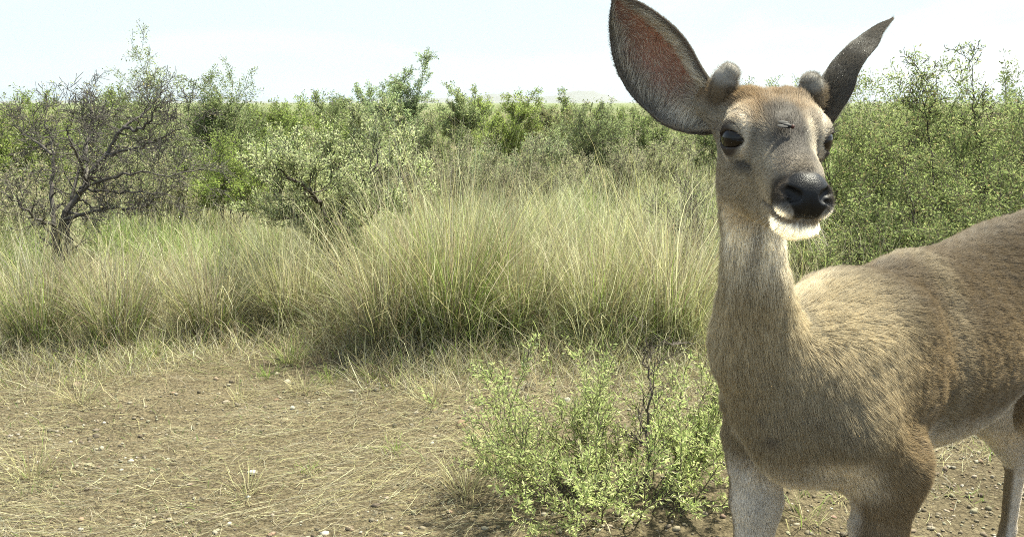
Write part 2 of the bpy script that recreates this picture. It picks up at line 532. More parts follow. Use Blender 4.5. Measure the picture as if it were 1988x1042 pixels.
PX = 1.0 / 1417.0
def build_ears():
    q = 1 / 1370.0
    e1 = ear_mesh(at(1400, 243, 1.225), at(1191, -4, 1.205), V(0.78, -0.28, 0.60),
                  [(0, 14 * q), (.05, 32 * q), (.12, 56 * q), (.29, 86 * q), (.42, 94 * q), (.53, 93 * q), (.66, 83 * q), (.755, 70 * q), (.86, 47 * q), (.94, 27 * q), (1, 2 * q)],
                  [(0, 26 * q), (.11, 30 * q), (.29, 33 * q), (.49, 46 * q), (.6, 47 * q), (.71, 42 * q), (.82, 34 * q), (.9, 24 * q), (.96, 13 * q), (1, 2 * q)],
                  0.95, V(-0.25, -0.95, 0.0), 0.05)
    e2 = ear_mesh(at(1592, 245, 1.215), at(1735, 37, 1.27), V(0.30, 0.94, 0.15),
                  [(0, .020), (.15, .034), (.32, .045), (.50, .046), (.66, .036), (.80, .022), (.9, .011), (1, .001)],
                  [(0, .020), (.15, .036), (.32, .050), (.50, .052), (.66, .042), (.80, .027), (.9, .014), (1, .001)],
                  0.9, V(0.9, 0.1, -0.3), 0.02)
    return e1, e2

def lathe(path, rad, nseg=20, seed=0, bump=0.0, squash=None):
    path = np.asarray(path, float); m = len(path)
    T = nrm(np.gradient(path, axis=0))
    ref = V(0.3, 1, 0.1)
    out = []
    for k in range(m):
        a = nrm(np.cross(T[k], ref)); b = np.cross(T[k], a)
        t = np.arange(nseg) * 2 * math.pi / nseg
        out.append(path[k] + rad[k] * (np.cos(t)[:, None] * a + np.sin(t)[:, None] * b))
    Vv = np.array(out).reshape(-1, 3)
    if bump: Vv = Vv + nrm(Vv - np.repeat(path, nseg, 0)) * (bump * sn(Vv, 160, seed))[:, None]
    i = np.arange(m * nseg).reshape(m, nseg)
    j = np.roll(i, -1, 1)
    f = np.stack([i[:-1], j[:-1], j[1:], i[1:]], -1).reshape(-1, 4)
    return Vv, f


def proj(P):
    """world -> photo pixel and depth"""
    q = np.asarray(P) - V(0, 0, CAM_H)
    c, s = math.cos(PITCH), math.sin(PITCH)
    dep = q[..., 1] * c - q[..., 2] * s
    up = q[..., 1] * s + q[..., 2] * c
    return 994 + 1700 * q[..., 0] / dep, 521 - 1700 * up / dep, dep

def mixc(c, new, w):
    return c * (1 - w[:, None]) + np.asarray(new)[None, :] * w[:, None] if np.ndim(new) == 1 else c * (1 - w[:, None]) + new * w[:, None]

def nose_mask(H):
    a, u, f = np.abs(H[:, 0]), H[:, 1], H[:, 2]
    lim = np.interp(u, [-0.075, -0.068, -0.060, -0.050, -0.038, -0.024, -0.018], [0.009, 0.014, 0.0175, 0.0235, 0.0250, 0.0205, 0.008])
    m = sstep(0.002, -0.002, a - lim) * sstep(0.128, 0.134, f + 0.12 * (u + 0.05)) * sstep(-0.0735, -0.0705, u) * sstep(-0.016, -0.022, u)
    return m

def coat(P, N):
    """coat colour (linear albedo), hair length and lift for world points"""
    B = w2b(P); H = w2h(P)
    s, l, z = B.T; r, u, f = H.T; a = np.abs(r)
    n1 = sn(P, 9, 11); n2 = sn(P, 30, 12); n3 = sn(P, 90, 13)
    c = np.tile(V(0.222, 0.170, 0.101), (len(P), 1))
    c = mixc(c, V(0.105, 0.080, 0.050), sstep(0.67, 0.79, z) * sstep(-0.08, 0.05, s) * sstep(-0.05, 0.6, N[:, 2]) * 0.85)        # darker along the spine
    c = mixc(c, V(0.34, 0.300, 0.215), sstep(0.05, -0.10, s) * 0.55)                              # greyer front
    c = mixc(c, V(0.34, 0.295, 0.21), np.exp(-((s - 0.235 - 0.15 * (z - 0.65)) / 0.035) ** 2) * sstep(.50, .60, z) * 0.45)  # lit ridge behind the shoulder, painted in as a pale streak
    c = mixc(c, V(0.25, 0.190, 0.115), sstep(0.56, 0.48, z) * 0.7)                                # rusty legs
    # white belly, inside of legs
    belly = sstep(-0.25, -0.75, N[:, 2]) * sstep(0.66, 0.58, z) * sstep(-0.2, -0.08, s)
    c = mixc(c, V(0.66, 0.62, 0.54), belly)
    inner = sstep(0.02, -0.5, N @ BL * np.sign(l + 1e-6)) * sstep(0.58, 0.50, z)
    c = mixc(c, V(0.62, 0.58, 0.52), inner * 0.9)
    rl = sstep(0.02, -0.02, l) * sstep(0.575, 0.50, z + 0.03 * n1) * sstep(0.35, 0.25, s) * sstep(0.75, 0.25, -(N @ BL))
    c = mixc(c, V(0.66, 0.63, 0.58), rl * 0.92)                                                   # pale right fore leg
    # dark marks on the chest
    for (px, py, rad) in ((1497, 845, 15), (1478, 806, 9), (1585, 810, 8), (1490, 725, 20), (1462, 760, 10)):
        X, Y, D = proj(P)
        c = mixc(c, V(0.085, 0.062, 0.045), np.exp(-(((X - px) / rad) ** 2 + ((Y - py) / (rad * 0.8)) ** 2)) * 0.7 * sstep(0.25, 0.05, s) * (D < 1.6))
    # neck
    wn = sstep(0.60, 0.82, z) * sstep(0.14, -0.04, s)
    c = mixc(c, V(0.46, 0.405, 0.290), wn * 0.9)
    thr = wn * sstep(0.85, 0.96, z) * sstep(-0.1, 0.5, -N[:, 1])
    c = mixc(c, V(0.80, 0.77, 0.69), np.clip(thr * (0.85 + 0.25 * n2), 0, 1))
    c = mixc(c, V(0.15, 0.125, 0.10), thr * np.exp(-((r - 0.010) / 0.010) ** 2) * sstep(0.30, 0.8, 0.5 + 0.6 * n2) * 0.45)
    c *= 1.28 * (1 + 0.10 * n1 + 0.07 * n2 + 0.06 * n3)[:, None]
    L = np.full(len(P), 0.0175); lift = np.full(len(P), 0.30)
    L = L + 0.004 * wn - 0.008 * sstep(0.56, 0.46, z) - 0.004 * sstep(0.34, 0.28, z)
    # head
    wh = sstep(-0.150, -0.095, f - 0.35 * np.clip(-u - 0.07, 0, 1)) * sstep(-0.150, -0.108, u) * (np.abs(r) < 0.16) * (np.abs(f) < 0.3)
    h = np.tile(V(0.245, 0.222, 0.182), (len(P), 1))
    h = mixc(h, V(0.31, 0.275, 0.215), sstep(-0.015, -0.06, u) * 0.8)                              # cheeks
    h = mixc(h, V(0.180, 0.130, 0.076), sstep(0.018, 0.034, u + 0.12 * f + 0.005 * n3) * 0.95)    # brown crown
    brow = np.exp(-((u - 0.010 - 0.1 * a) / 0.016) ** 2) * sstep(0.060, 0.030, a) * sstep(-0.03, 0.02, f)
    h = mixc(h, V(0.082, 0.073, 0.063), brow * 0.8)
    mid = sstep(0.030, 0.016, np.abs(r + 0.004)) * sstep(-0.01, 0.03, f) * sstep(0.13, 0.10, f) * sstep(-0.03, 0.0, u + 0.25 * f)
    h = mixc(h, V(0.078, 0.069, 0.060), mid * 0.85)  # dark grey bridge, with the shade of its left plane painted in
    side = np.exp(-((a - 0.029) / 0.007) ** 2) * np.where(r > 0, 1.3, 0.5) * sstep(0.01, 0.04, f) * sstep(0.12, 0.08, f) * sstep(-0.045, -0.02, u + 0.25 * f)
    h = mixc(h, V(0.42, 0.375, 0.30), side * 0.6)  # light catching the bridge, painted as a pale stripe, stronger on the right
    de = np.linalg.norm(np.stack([a - EYE_R, u - EYE_U, f - EYE_F], -1), axis=1)
    eR = np.hypot(u - 0.0, (f - 0.0))
    ring = np.exp(-((np.hypot(u - 0.004, (f - 0.004) * 0.8 + (EYE_R + 0.012 - a) * 0.6) - 0.0305) / 0.0065) ** 2) * (a > 0.025)
    h = mixc(h, V(0.46, 0.42, 0.355), ring * 0.75)
    gl = np.exp(-(((u + 0.0310 + 0.1 * (f - 0.02)) / 0.0085) ** 2 + ((f - 0.020) / 0.021) ** 2)) * (a > 0.025)
    h = mixc(h, V(0.045, 0.040, 0.036), gl * 0.85)
    h = mixc(h, V(0.135, 0.112, 0.086), sstep(0.080, 0.118, f) * 0.65)                              # darker towards the nose
    rim = sstep(0.100, 0.116, f - 0.018 * sstep(-0.035, -0.020, u)) * sstep(-0.073, -0.060, u)
    h = mixc(h, V(0.030, 0.024, 0.019), rim * 0.92)
    # dark bar from the mouth corner up to the nose, white lip in front of it, white chin
    lip = np.exp(-(((u + 0.0640) / 0.0060) ** 2 + ((f - 0.137) / 0.0105) ** 2)) * sstep(0.013, 0.019, a)
    h = mixc(h, V(0.78, 0.76, 0.72), np.clip(lip * 1.6, 0, 1))
    chin = sstep(-0.0740, -0.0785, u + 0.10 * (f - 0.11)) * sstep(0.084, 0.104, f)
    h = mixc(h, V(0.80, 0.78, 0.73), chin)
    jaw = sstep(-0.075, -0.10, u) * sstep(0.07, 0.0, f)
    h = mixc(h, V(0.50, 0.45, 0.36), jaw * 0.7)
    mouth = np.exp(-((u + 0.0685 + 0.10 * (f - 0.11)) / 0.0022) ** 2) * sstep(0.062, 0.07, f) * sstep(0.128, 0.118, f)
    h = mixc(h, V(0.05, 0.035, 0.025), mouth * 0.85)
    lid = sstep(0.0300, 0.0265, de) * sstep(0.0, 0.008, f + 0.9 * (a - 0.045))
    h = mixc(h, V(0.030, 0.024, 0.020), lid)
    h *= 1.78 * (1 + 0.10 * n2 + 0.10 * n3)[:, None]
    c = mixc(c, h, wh)
    Lh = 0.0075 + 0.0035 * sstep(-0.02, -0.07, u) + 0.008 * sstep(0.026, 0.045, u + 0.1 * f) + 0.004 * sstep(-0.05, -0.10, f)
    Lh = Lh - 0.0040 * sstep(0.03, 0.10, f) + 0.004 * chin
    Lh = np.where(de < 0.036, np.minimum(Lh, 0.0045), Lh)
    L = L * (1 - wh) + Lh * wh
    lift = lift * (1 - wh) + 0.38 * wh
    bare = np.clip(nose_mask(H) + lid, 0, 1)
    # flow of the hair
    g = BB * 0.95 - V(0, 0, 0.30)
    G = np.tile(g, (len(P), 1))
    flat = sstep(0.75, 0.25, N[:, 2])
    G = mixc(G, BB * 0.5 - V(0, 0, 1.0), np.clip(sstep(0.12, -0.06, s) + sstep(0.58, 0.50, z), 0, 1) * flat)
    G = mixc(G, BB * 0.35 - V(0, 0, 1.0), wn * flat)
    G = G + 0.16 * np.stack([sn(P, 14, 21), sn(P, 14, 22), sn(P, 14, 23)], -1)
    gh = -HF[None, :] * (1.0 - 0.45 * sstep(0, -0.06, u))[:, None] + HR[None, :] * (np.sign(r) * 0.35 * sstep(0.01, 0.04, a))[:, None] \
        - HU[None, :] * (0.65 * sstep(0.0, -0.06, u) - 0.25 * sstep(0.0, 0.03, u))[:, None]
    gh = gh + 0.30 * np.stack([sn(P, 60, 24), sn(P, 60, 25), sn(P, 60, 26)], -1)
    G = mixc(G, gh, wh)
    return c, L, lift, bare, G, wh

def hair_object(name, roots, dirs, lens, rads, cols, mat, parent, npt=5, droop=None, seed=3):
    """roots, first direction, end direction (in dirs as a pair), one curve each"""
    n = len(roots)
    hc = bpy.data.hair_curves.new(name)
    hc.add_curves([npt] * n)
    t = np.linspace(0, 1, npt)
    d0, d1 = dirs
    pos = roots[:, None, :] + lens[:, None, None] * (t[None, :, None] * d0[:, None, :] * (1 - 0.5 * t[None, :, None]) + 0.5 * (t ** 2)[None, :, None] * d1[:, None, :])
    hc.attributes['position'].data.foreach_set('vector', pos.astype(np.float32).ravel())
    ra = hc.attributes.get('radius') or hc.attributes.new('radius', 'FLOAT', 'POINT')
    rr = rads[:, None] * (1 - 0.75 * t[None, :] ** 1.5)
    ra.data.foreach_set('value', rr.astype(np.float32).ravel())
    ca = hc.attributes.new('col', 'FLOAT_COLOR', 'CURVE')
    cc = np.ones((n, 4), np.float32); cc[:, :3] = cols
    ca.data.foreach_set('color', cc.ravel())
    hc.materials.append(mat)
    o = bpy.data.objects.new(name, hc)
    COL.objects.link(o)
    if parent: o.parent = parent
    return o

def fur_mat(name, band=True):
    m, n, l = mat_new(name)
    out = n.new("ShaderNodeOutputMaterial")
    a = n.new("ShaderNodeAttribute"); a.attribute_name = "col"
    col = a.outputs['Color']
    if band:                                   # each hair: dusky root, pale band, dark tip
        hi = n.new("ShaderNodeHairInfo")
        rp = n.new("ShaderNodeValToRGB")
        e = rp.color_ramp.elements
        e[0].position = 0.0; e[0].color = (0.62, 0.62, 0.62, 1)
        e[1].position = 1.0; e[1].color = (0.72, 0.68, 0.62, 1)
        x = e.new(0.55); x.color = (1.22, 1.2, 1.16, 1)
        x = e.new(0.8); x.color = (1.1, 1.07, 1.0, 1)
        l.new(hi.outputs['Intercept'], rp.inputs[0])
        mu = n.new("ShaderNodeMixRGB"); mu.blend_type = 'MULTIPLY'; mu.inputs[0].default_value = 1
        l.new(col, mu.inputs[1]); l.new(rp.outputs[0], mu.inputs[2]); col = mu.outputs[0]
    d = n.new("ShaderNodeBsdfDiffuse"); t = n.new("ShaderNodeBsdfTranslucent")
    gl = n.new("ShaderNodeBsdfHair"); gl.component = 'Reflection'
    gl.inputs['RoughnessU'].default_value = 0.35; gl.inputs['RoughnessV'].default_value = 0.6
    gl.inputs['Color'].default_value = (0.8, 0.8, 0.8, 1)
    l.new(col, d.inputs['Color']); l.new(col, t.inputs['Color'])
    mx = n.new("ShaderNodeMixShader"); mx.inputs[0].default_value = 0.45
    l.new(d.outputs[0], mx.inputs[1]); l.new(t.outputs[0], mx.inputs[2])
    m2 = n.new("ShaderNodeMixShader"); m2.inputs[0].default_value = 0.05
    l.new(mx.outputs[0], m2.inputs[1]); l.new(gl.outputs[0], m2.inputs[2])
    l.new(m2.outputs[0], out.inputs['Surface'])
    return m

def skin_mat():
    m, n, l = mat_new("deer_skin")
    out = n.new("ShaderNodeOutputMaterial")
    a = n.new("ShaderNodeAttribute"); a.attribute_name = "col"
    g = n.new("ShaderNodeAttribute"); g.attribute_name = "wet"
    th = n.new("ShaderNodeAttribute"); th.attribute_name = "thin"
    p = n.new("ShaderNodeBsdfPrincipled")
    l.new(a.outputs['Color'], p.inputs['Base Color'])
    mr = n.new("ShaderNodeMapRange"); mr.inputs['To Min'].default_value = 0.9; mr.inputs['To Max'].default_value = 0.44
    p.inputs['Specular IOR Level'].default_value = 0.24
    l.new(g.outputs['Fac'], mr.inputs['Value']); l.new(mr.outputs[0], p.inputs['Roughness'])
    tc = n.new("ShaderNodeTexCoord")
    vo = n.new("ShaderNodeTexVoronoi"); vo.inputs['Scale'].default_value = 850
    l.new(tc.outputs['Object'], vo.inputs['Vector'])
    bp = n.new("ShaderNodeBump"); bp.inputs['Distance'].default_value = 0.00032
    l.new(g.outputs['Fac'], bp.inputs['Strength']); l.new(vo.outputs['Distance'], bp.inputs['Height']); bp.invert = True
    l.new(bp.outputs[0], p.inputs['Normal'])
    t = n.new("ShaderNodeBsdfTranslucent"); 
    tm = n.new("ShaderNodeMixRGB"); tm.blend_type = 'MULTIPLY'; tm.inputs[0].default_value = 1; tm.inputs[2].default_value = (1.0, 0.76, 0.66, 1)
    l.new(a.outputs['Color'], tm.inputs[1]); l.new(tm.outputs[0], t.inputs['Color'])
    mx = n.new("ShaderNodeMixShader")
    l.new(th.outputs['Fac'], mx.inputs[0]); l.new(p.outputs[0], mx.inputs[1]); l.new(t.outputs[0], mx.inputs[2])
    l.new(mx.outputs[0], out.inputs['Surface'])
    return m

def ear_look(par, P, kind):
    """colours, hair length, flow weights on an ear shell; par = (u, v, inner?)"""
    u, v, ins = par.T
    n2 = sn(P, 45, 31); n3 = sn(P, 120, 32)
    back = np.tile(V(0.150, 0.135, 0.112), (len(P), 1)) * (1 + 0.15 * n2 + 0.1 * n3)[:, None]
    back = mixc(back, V(0.48, 0.45, 0.40), sstep(0.20, 0.05, u) * sstep(0.3, 0.9, v) * 0.9)
    inn = np.tile(V(0.50, 0.315, 0.250), (len(P), 1)) * (1 + 0.2 * n2)[:, None]
    edge = sstep(0.50, 0.86, np.abs(v) + 0.10 * n2 + 0.28 * np.clip(u - 0.62, 0, 1) * 2)
    inn = mixc(inn, V(0.26, 0.24, 0.205), edge)
    low = sstep(0.36, 0.12, u + 0.04 * n2)
    inn = mixc(inn, V(0.52, 0.48, 0.40), low * 0.75)
    inn = mixc(inn, V(0.06, 0.045, 0.04), sstep(0.16, 0.06, u) * sstep(0.8, 0.2, np.abs(v - 0.15)) * 0.8)
    c = np.where((ins > 0)[:, None], inn, back)
    return c, edge, low

def build_deer():
    root = empty("deer", b2w(V(0.35, 0, 0)))
    tag(root, "young brown-grey buck deer with velvet antler buds, head turned to the viewer", "deer")
    inv = Matrix.Translation(-root.location)
    def under(o, par=root):
        o.parent = par
        o.matrix_parent_inverse = Matrix.Translation(-Vector(root.location)) if par is root else Matrix.Identity(4)
        return o
    v, q, tr = build_body_mesh()
    ears = build_ears()
    nb = len(v)
    allv = [v]; allq = [q]; par = np.full((nb, 3), -9.0); pars = [par]; off = nb; earid = [np.full(nb, -1)]
    for k, e in enumerate(ears):
        allv.append(e[0]); allq.append(e[1] + off); pars.append(e[2]); earid.append(np.full(len(e[0]), k)); off += len(e[0])
    Vv = np.concatenate(allv); Q = np.concatenate(allq); PAR = np.concatenate(pars); EID = np.concatenate(earid)
    me = raw_mesh("body", Vv, [Q, tr] if len(tr) else [Q])
    nv = len(Vv)
    N = np.zeros(nv * 3, np.float32); me.vertices.foreach_get("normal", N); N = N.reshape(-1, 3).astype(float)
    c, L, lift, bare, G, wh = coat(Vv, N)
    c = c * 0.75
    H = w2h(Vv)
    nm = nose_mask(H); nm[EID >= 0] = 0
    c = mixc(c, V(0.006, 0.006, 0.0065), nm)
    nostril = nm * sstep(0.0075, 0.004, np.linalg.norm(np.stack([np.abs(H[:, 0]) - 0.0215, H[:, 1] + 0.0415, H[:, 2] - 0.146], -1), axis=1))
    c = mixc(c, V(0.004, 0.0035, 0.0035), nostril)
    eyewet = sstep(0.0268, 0.0250, np.linalg.norm(np.stack([np.abs(H[:, 0]) - EYE_R, H[:, 1] - EYE_U, H[:, 2] - EYE_F], -1), axis=1)) * 0.5
    wet = np.clip(nm * (1 - nostril) + eyewet * (EID < 0), 0, 1)
    thin = np.zeros(nv)
    m = EID >= 0
    ce, edge, low = ear_look(PAR[m], Vv[m], 0)
    c[m] = ce * 0.9; thin[m] = 0.64
    set_col(me, c); set_float(me, wet, "wet"); set_float(me, thin, "thin")
    body = under(link("body", me, skin_mat()))

    # ---- fur: roots scattered on the skin
    me.calc_loop_triangles()
    nt = len(me.loop_triangles)
    T = np.zeros(nt * 3, np.int32); me.loop_triangles.foreach_get("vertices", T); T = T.reshape(-1, 3)
    A_ = Vv[T]; ar = 0.5 * np.linalg.norm(np.cross(A_[:, 1] - A_[:, 0], A_[:, 2] - A_[:, 0]), axis=1)
    cen = A_.mean(1)
    isear = EID[T[:, 0]] >= 0
    X, Y, D = proj(cen)
    seen = (X > -250) & (X < 2150) & (Y < 1200)
    tw = wh[T].mean(1)
    dens = np.where(isear, 90e4, 66e4 * (1 - tw) + 115e4 * tw)          # hairs per square metre
    dens = dens * np.where(seen, 1.0, 0.25)
    dens = dens * np.clip(1 - bare[T].mean(1) * 1.05, 0, 1)
    if "lowfur" in DEV: dens *= 0.25
    cnt = rng.poisson(ar * dens)
    ti = np.repeat(np.arange(nt), cnt)
    b = rng.random((len(ti), 2)); fl = b.sum(1) > 1; b[fl] = 1 - b[fl]
    w = np.stack([1 - b.sum(1), b[:, 0], b[:, 1]], -1)
    P = (Vv[T[ti]] * w[..., None]).sum(1)
    Nn = nrm((N[T[ti]] * w[..., None]).sum(1))
    hc, hl, hlift, hb, hg, hw = coat(P, Nn)
    he = EID[T[ti, 0]]
    hp = (PAR[T[ti]] * w[..., None]).sum(1)
    keep = np.ones(len(P), bool)
    for k, e in enumerate(ears):
        m = he == k
        ce, edge, low = ear_look(hp[m], P[m], k)
        ax, sd, nor = e[3], e[4], e[5]
        ins = hp[m, 2] > 0
        vv = hp[m, 1]; uu = hp[m, 0]
        hc[m] = ce
        Lb = 0.0045 + 0.003 * sstep(0.3, 0.0, uu)
        Li = 0.007 + 0.015 * sstep(0.35, 0.75, np.abs(vv)) * sstep(0.97, 0.75, uu) * sstep(0.98, 0.85, np.abs(vv)) + 0.010 * sstep(0.4, 0.1, uu)
        hl[m] = np.where(ins, Li, Lb)
        Gi = ax[None, :] * 0.75 - sd[None, :] * (np.sign(vv) * sstep(0.2, 0.6, np.abs(vv)) * 0.9)[:, None]
        Gb = np.tile(ax, (m.sum(), 1)) + sd[None, :] * (vv * 0.4)[:, None]
        hg[m] = np.where(ins[:, None], Gi, Gb) + 0.35 * np.stack([sn(P[m], 70, 33), sn(P[m], 70, 34), sn(P[m], 70, 35)], -1)
        hlift[m] = np.where(ins, 0.45, 0.35)
        # pale guard hairs inside
        n2_ = sn(P[m], 38, 36)
        pale = ins & (rng.random(m.sum()) < 0.38 + 0.55 * sstep(-0.05, 0.5, vv + 0.3 * n2_) * sstep(0.9, 0.55, uu) + 0.5 * low) & (np.abs(vv) < 0.9)
        hc[m] = np.where(pale[:, None], V(0.74, 0.70, 0.62)[None, :], hc[m])
        kp = np.where(ins & (edge < 0.4), rng.random(m.sum()) < 0.60 + 0.4 * sstep(-0.1, 0.55, vv + 0.35 * n2_) + 0.4 * low, True)
        keep[np.where(m)[0]] = kp
        hb[m] = 0
    keep &= rng.random(len(P)) > hb
    P, Nn, hc, hl, hlift, hg, hw, he = [z[keep] for z in (P, Nn, hc, hl, hlift, hg, hw, he)]
    n = len(P)
    tg = hg - (hg * Nn).sum(1)[:, None] * Nn
    tg = nrm(tg + 1e-6)
    jit = rng.normal(size=(n, 3)); jit -= (jit * Nn).sum(1)[:, None] * Nn
    clump = np.stack([sn(P, 210, 41), sn(P, 210, 42), sn(P, 210, 43)], -1)
    tg = nrm(tg + jit * 0.13 + clump * 0.16)
    hlift = hlift * rng.uniform(0.6, 1.5, n) * (1 + 0.3 * sn(P, 120, 44))
    d0 = nrm(tg * np.cos(hlift)[:, None] + Nn * np.sin(hlift * 1.35)[:, None])
    d1 = nrm(tg + Nn * (0.10 * rng.normal(size=n) + 0.02)[:, None])
    hl = hl * rng.uniform(0.55, 1.3, n)
    rad = np.where(he >= 0, 0.00012 + 0.00007 * (hc[:, 0] > 0.55), 0.00021 * (1 - hw) + 0.00015 * hw)
    hc = hc * rng.uniform(0.72, 1.28, n)[:, None]
    darkh = rng.random(n) < 0.12
    hc[darkh] *= 0.5
    # whiskers round the chin and lashes over the eyes
    fm = fur_mat("deer_fur")
    fo = under(hair_object("fur", P, (d0, d1), hl, rad, hc, fm, None))
    # ---- whiskers, lashes
    wr, wd, wl_, wc, w1 = [], [], [], [], []
    for k in range(46):
        sx = 1 if k % 2 else -1
        p = h2w(V(sx * rng.uniform(0.004, 0.024), rng.uniform(-0.098, -0.060), rng.uniform(0.085, 0.135)))
        dd = nrm(HR * sx * rng.uniform(0.3, 1.0) - HU * rng.uniform(0.2, 1.0) + HF * rng.uniform(-0.3, 0.6))
        wr.append(p); wd.append(dd); w1.append(nrm(dd - HU * 0.4)); wl_.append(rng.uniform(0.02, 0.055)); wc.append(V(0.5, 0.47, 0.40))
    for sx in (-1, 1):
        e = V(sx * EYE_R, EYE_U, EYE_F)
        for k in range(46):
            t = rng.uniform(0.10, 0.95) * math.pi
            en = nrm(V(0.80 * sx, 0.06, 0.60)); ex = nrm(np.cross(V(0, 1, 0.12), en)); ey = np.cross(en, ex)
            o = nrm(ex * math.cos(t) * 0.72 + ey * math.sin(t) * 0.56 + en * 0.65)
            p = h2w(e + o * (EYE_RAD + 0.002))
            dd = nrm((o * 0.9 + ey * 0.15 + V(sx * 0.35, 0, -0.35)) @ HM)
            wr.append(p); wd.append(dd); w1.append(nrm(dd - HU * 0.2)); wl_.append(rng.uniform(0.010, 0.019)); wc.append(V(0.02, 0.016, 0.014))
    nw = len(wr)
    under(hair_object("whiskers", np.array(wr), (np.array(wd), np.array(w1)), np.array(wl_), np.full(nw, 0.00022), np.array(wc), fm, None))

    # ---- eyes
    em, nd, l = mat_new("deer_eye")
    out = nd.new("ShaderNodeOutputMaterial"); p = nd.new("ShaderNodeBsdfPrincipled")
    p.inputs['Roughness'].default_value = 0.04; p.inputs['IOR'].default_value = 1.38
    p.inputs['Specular IOR Level'].default_value = 0.35; p.inputs['Coat Weight'].default_value = 0.15; p.inputs['Coat Roughness'].default_value = 0.02
    a = nd.new("ShaderNodeAttribute"); a.attribute_name = "col"
    l.new(a.outputs['Color'], p.inputs['Base Color']); l.new(p.outputs[0], out.inputs['Surface'])
    for sx in (-1, 1):
        bm = bmesh.new(); bmesh.ops.create_uvsphere(bm, u_segments=40, v_segments=28, radius=EYE_RAD)
        m_ = bpy.data.meshes.new("eye"); bm.to_mesh(m_); bm.free()
        co = np.array([x.co for x in m_.vertices])
        en = nrm(V(0.80 * sx, 0.06, 0.60)) @ HM; 
        hor = nrm(np.cross(V(0, 0, 1), en)); ver = np.cross(en, hor)
        qx, qy = co @ hor / EYE_RAD, co @ ver / EYE_RAD
        pup = sstep(1.05, 0.9, np.sqrt((qx / 0.46) ** 2 + (qy / 0.24) ** 2))
        iris = sstep(0.80, 0.66, np.hypot(qx, qy))
        cc = np.tile(V(0.006, 0.005, 0.004), (len(co), 1)); cc = mixc(cc, V(0.009, 0.005, 0.0035), iris); cc = mixc(cc, V(0.003, 0.003, 0.004), pup)
        set_col(m_, cc)
        o = link("eye", m_, em); under(o); o.location = Vector(h2w(V(sx * EYE_R, EYE_U, EYE_F)))

    # ---- antler buds in velvet
    vm = mat_attr("velvet_skin", 0.9)
    buds = [([at(1410, 218, 1.215), at(1407, 190, 1.205), at(1404, 168, 1.197), at(1408, 152, 1.192), at(1418, 141, 1.190)],
             [.0205, .0195, .0185, .0190, .0150]),
            ([at(1578, 232, 1.215), at(1579, 205, 1.205), at(1578, 182, 1.198), at(1576, 166, 1.194), at(1573, 155, 1.192)],
             [.0195, .0180, .0170, .0165, .0125])]
    for k, (pts, rd) in enumerate(buds):
        path = smooth_path(pts, 22); r_ = np.interp(np.linspace(0, 1, 22), np.linspace(0, 1, 5), rd) * 0.90
        e_ = path[-1]; dr = nrm(path[-1] - path[-3]); cap = []
        for t in np.linspace(0.15, 0.99, 8): cap.append((e_ + dr * r_[-1] * 0.75 * t, r_[-1] * math.sqrt(1 - t * t)))
        path = np.vstack([path] + [[c_[0]] for c_ in cap]); r_ = np.r_[r_, [c_[1] for c_ in cap]]
        bv, bf = lathe(path, r_, 22, 50 + k, 0.0012)
        m_ = raw_mesh("antler_bud", bv, [bf])
        bn = np.zeros(len(bv) * 3, np.float32); m_.vertices.foreach_get("normal", bn); bn = bn.reshape(-1, 3).astype(float)
        ce_ = np.repeat(path, 22, 0)
        if ((bv - ce_) * bn).sum() < 0:
            m_.flip_normals(); bn = -bn
        tt = np.repeat(np.linspace(0, 1, len(path)), 22)
        cc = np.tile(V(0.245, 0.232, 0.208), (len(bv), 1)) * (1 + 0.2 * sn(bv, 130, 60 + k))[:, None]
        cc = mixc(cc, V(0.175, 0.140, 0.098), sstep(0.55, 0.38, tt))
        cc = mixc(cc, V(0.36, 0.34, 0.31), sstep(0.85, 1.0, tt) * 0.5)
        set_col(m_, cc)
        ob = under(link("antler_bud", m_, vm))
        nb_ = 6500
        ii = rng.integers(0, len(bv) - 22, nb_)
        pp = bv[ii] + (bv[ii + 22] - bv[ii]) * rng.random((nb_, 1)) + rng.normal(size=(nb_, 3)) * 0.0012
        dd = nrm(bn[ii] * 0.9 + V(0, 0, 0.35) + rng.normal(size=(nb_, 3)) * 0.35)
        lb = np.where(tt[ii] < 0.45, 0.007, 0.0024) * rng.uniform(.6, 1.2, nb_)
        fz = hair_object("velvet_fuzz", pp, (dd, dd), lb, np.full(nb_, 0.00013), cc[ii] * rng.uniform(.8, 1.4, nb_)[:, None], fm, None, 3)
        fz.parent = ob
    # ---- hooves
    hm = mat_attr("hoof", 0.5)
    # ---- the fly on the forehead
    X, Y, D = proj(Vv[:nb])
    d2 = (X - 1524) ** 2 + (Y - 251) ** 2; cand = np.where(d2 < 300)[0]; j = cand[np.argmin(D[cand] + 0.0001 * d2[cand])]
    fp, fn = Vv[j], N[j]
    bm = bmesh.new()
    rt = empty("fly", fp + fn * 0.0080)
    tag(rt, "small dark fly sitting on the forehead of the deer", "fly")
    fdir = nrm(V(0.9, 0, -0.35) - (V(0.9, 0, -0.35) @ fn) * fn)
    fs = np.cross(fn, fdir)
    R = np.stack([fdir, fs, fn])
    def blob(name, c, r, colr, par):
        bm = bmesh.new(); bmesh.ops.create_uvsphere(bm, u_segments=12, v_segments=8, radius=1)
        mm = bpy.data.meshes.new(name); bm.to_mesh(mm); bm.free()
        co = np.array([x.co for x in mm.vertices]) * np.asarray(r) * 1.35 + np.asarray(c) * 1.35
        mm.vertices.foreach_set("co", (co @ R).astype(np.float32).ravel())
        set_col(mm, np.tile(V(*colr), (len(co), 1)))
        o = link(name, mm, fly_m, par); return o
    fly_m = mat_attr("fly_shell", 0.6)
    blob("body", (0, 0, 0), (.0055, .0024, .0022), (.012, .012, .012), rt)
    blob("head", (.0058, 0, -.0003), (.0017, .0022, .0018), (.05, .015, .01), rt)
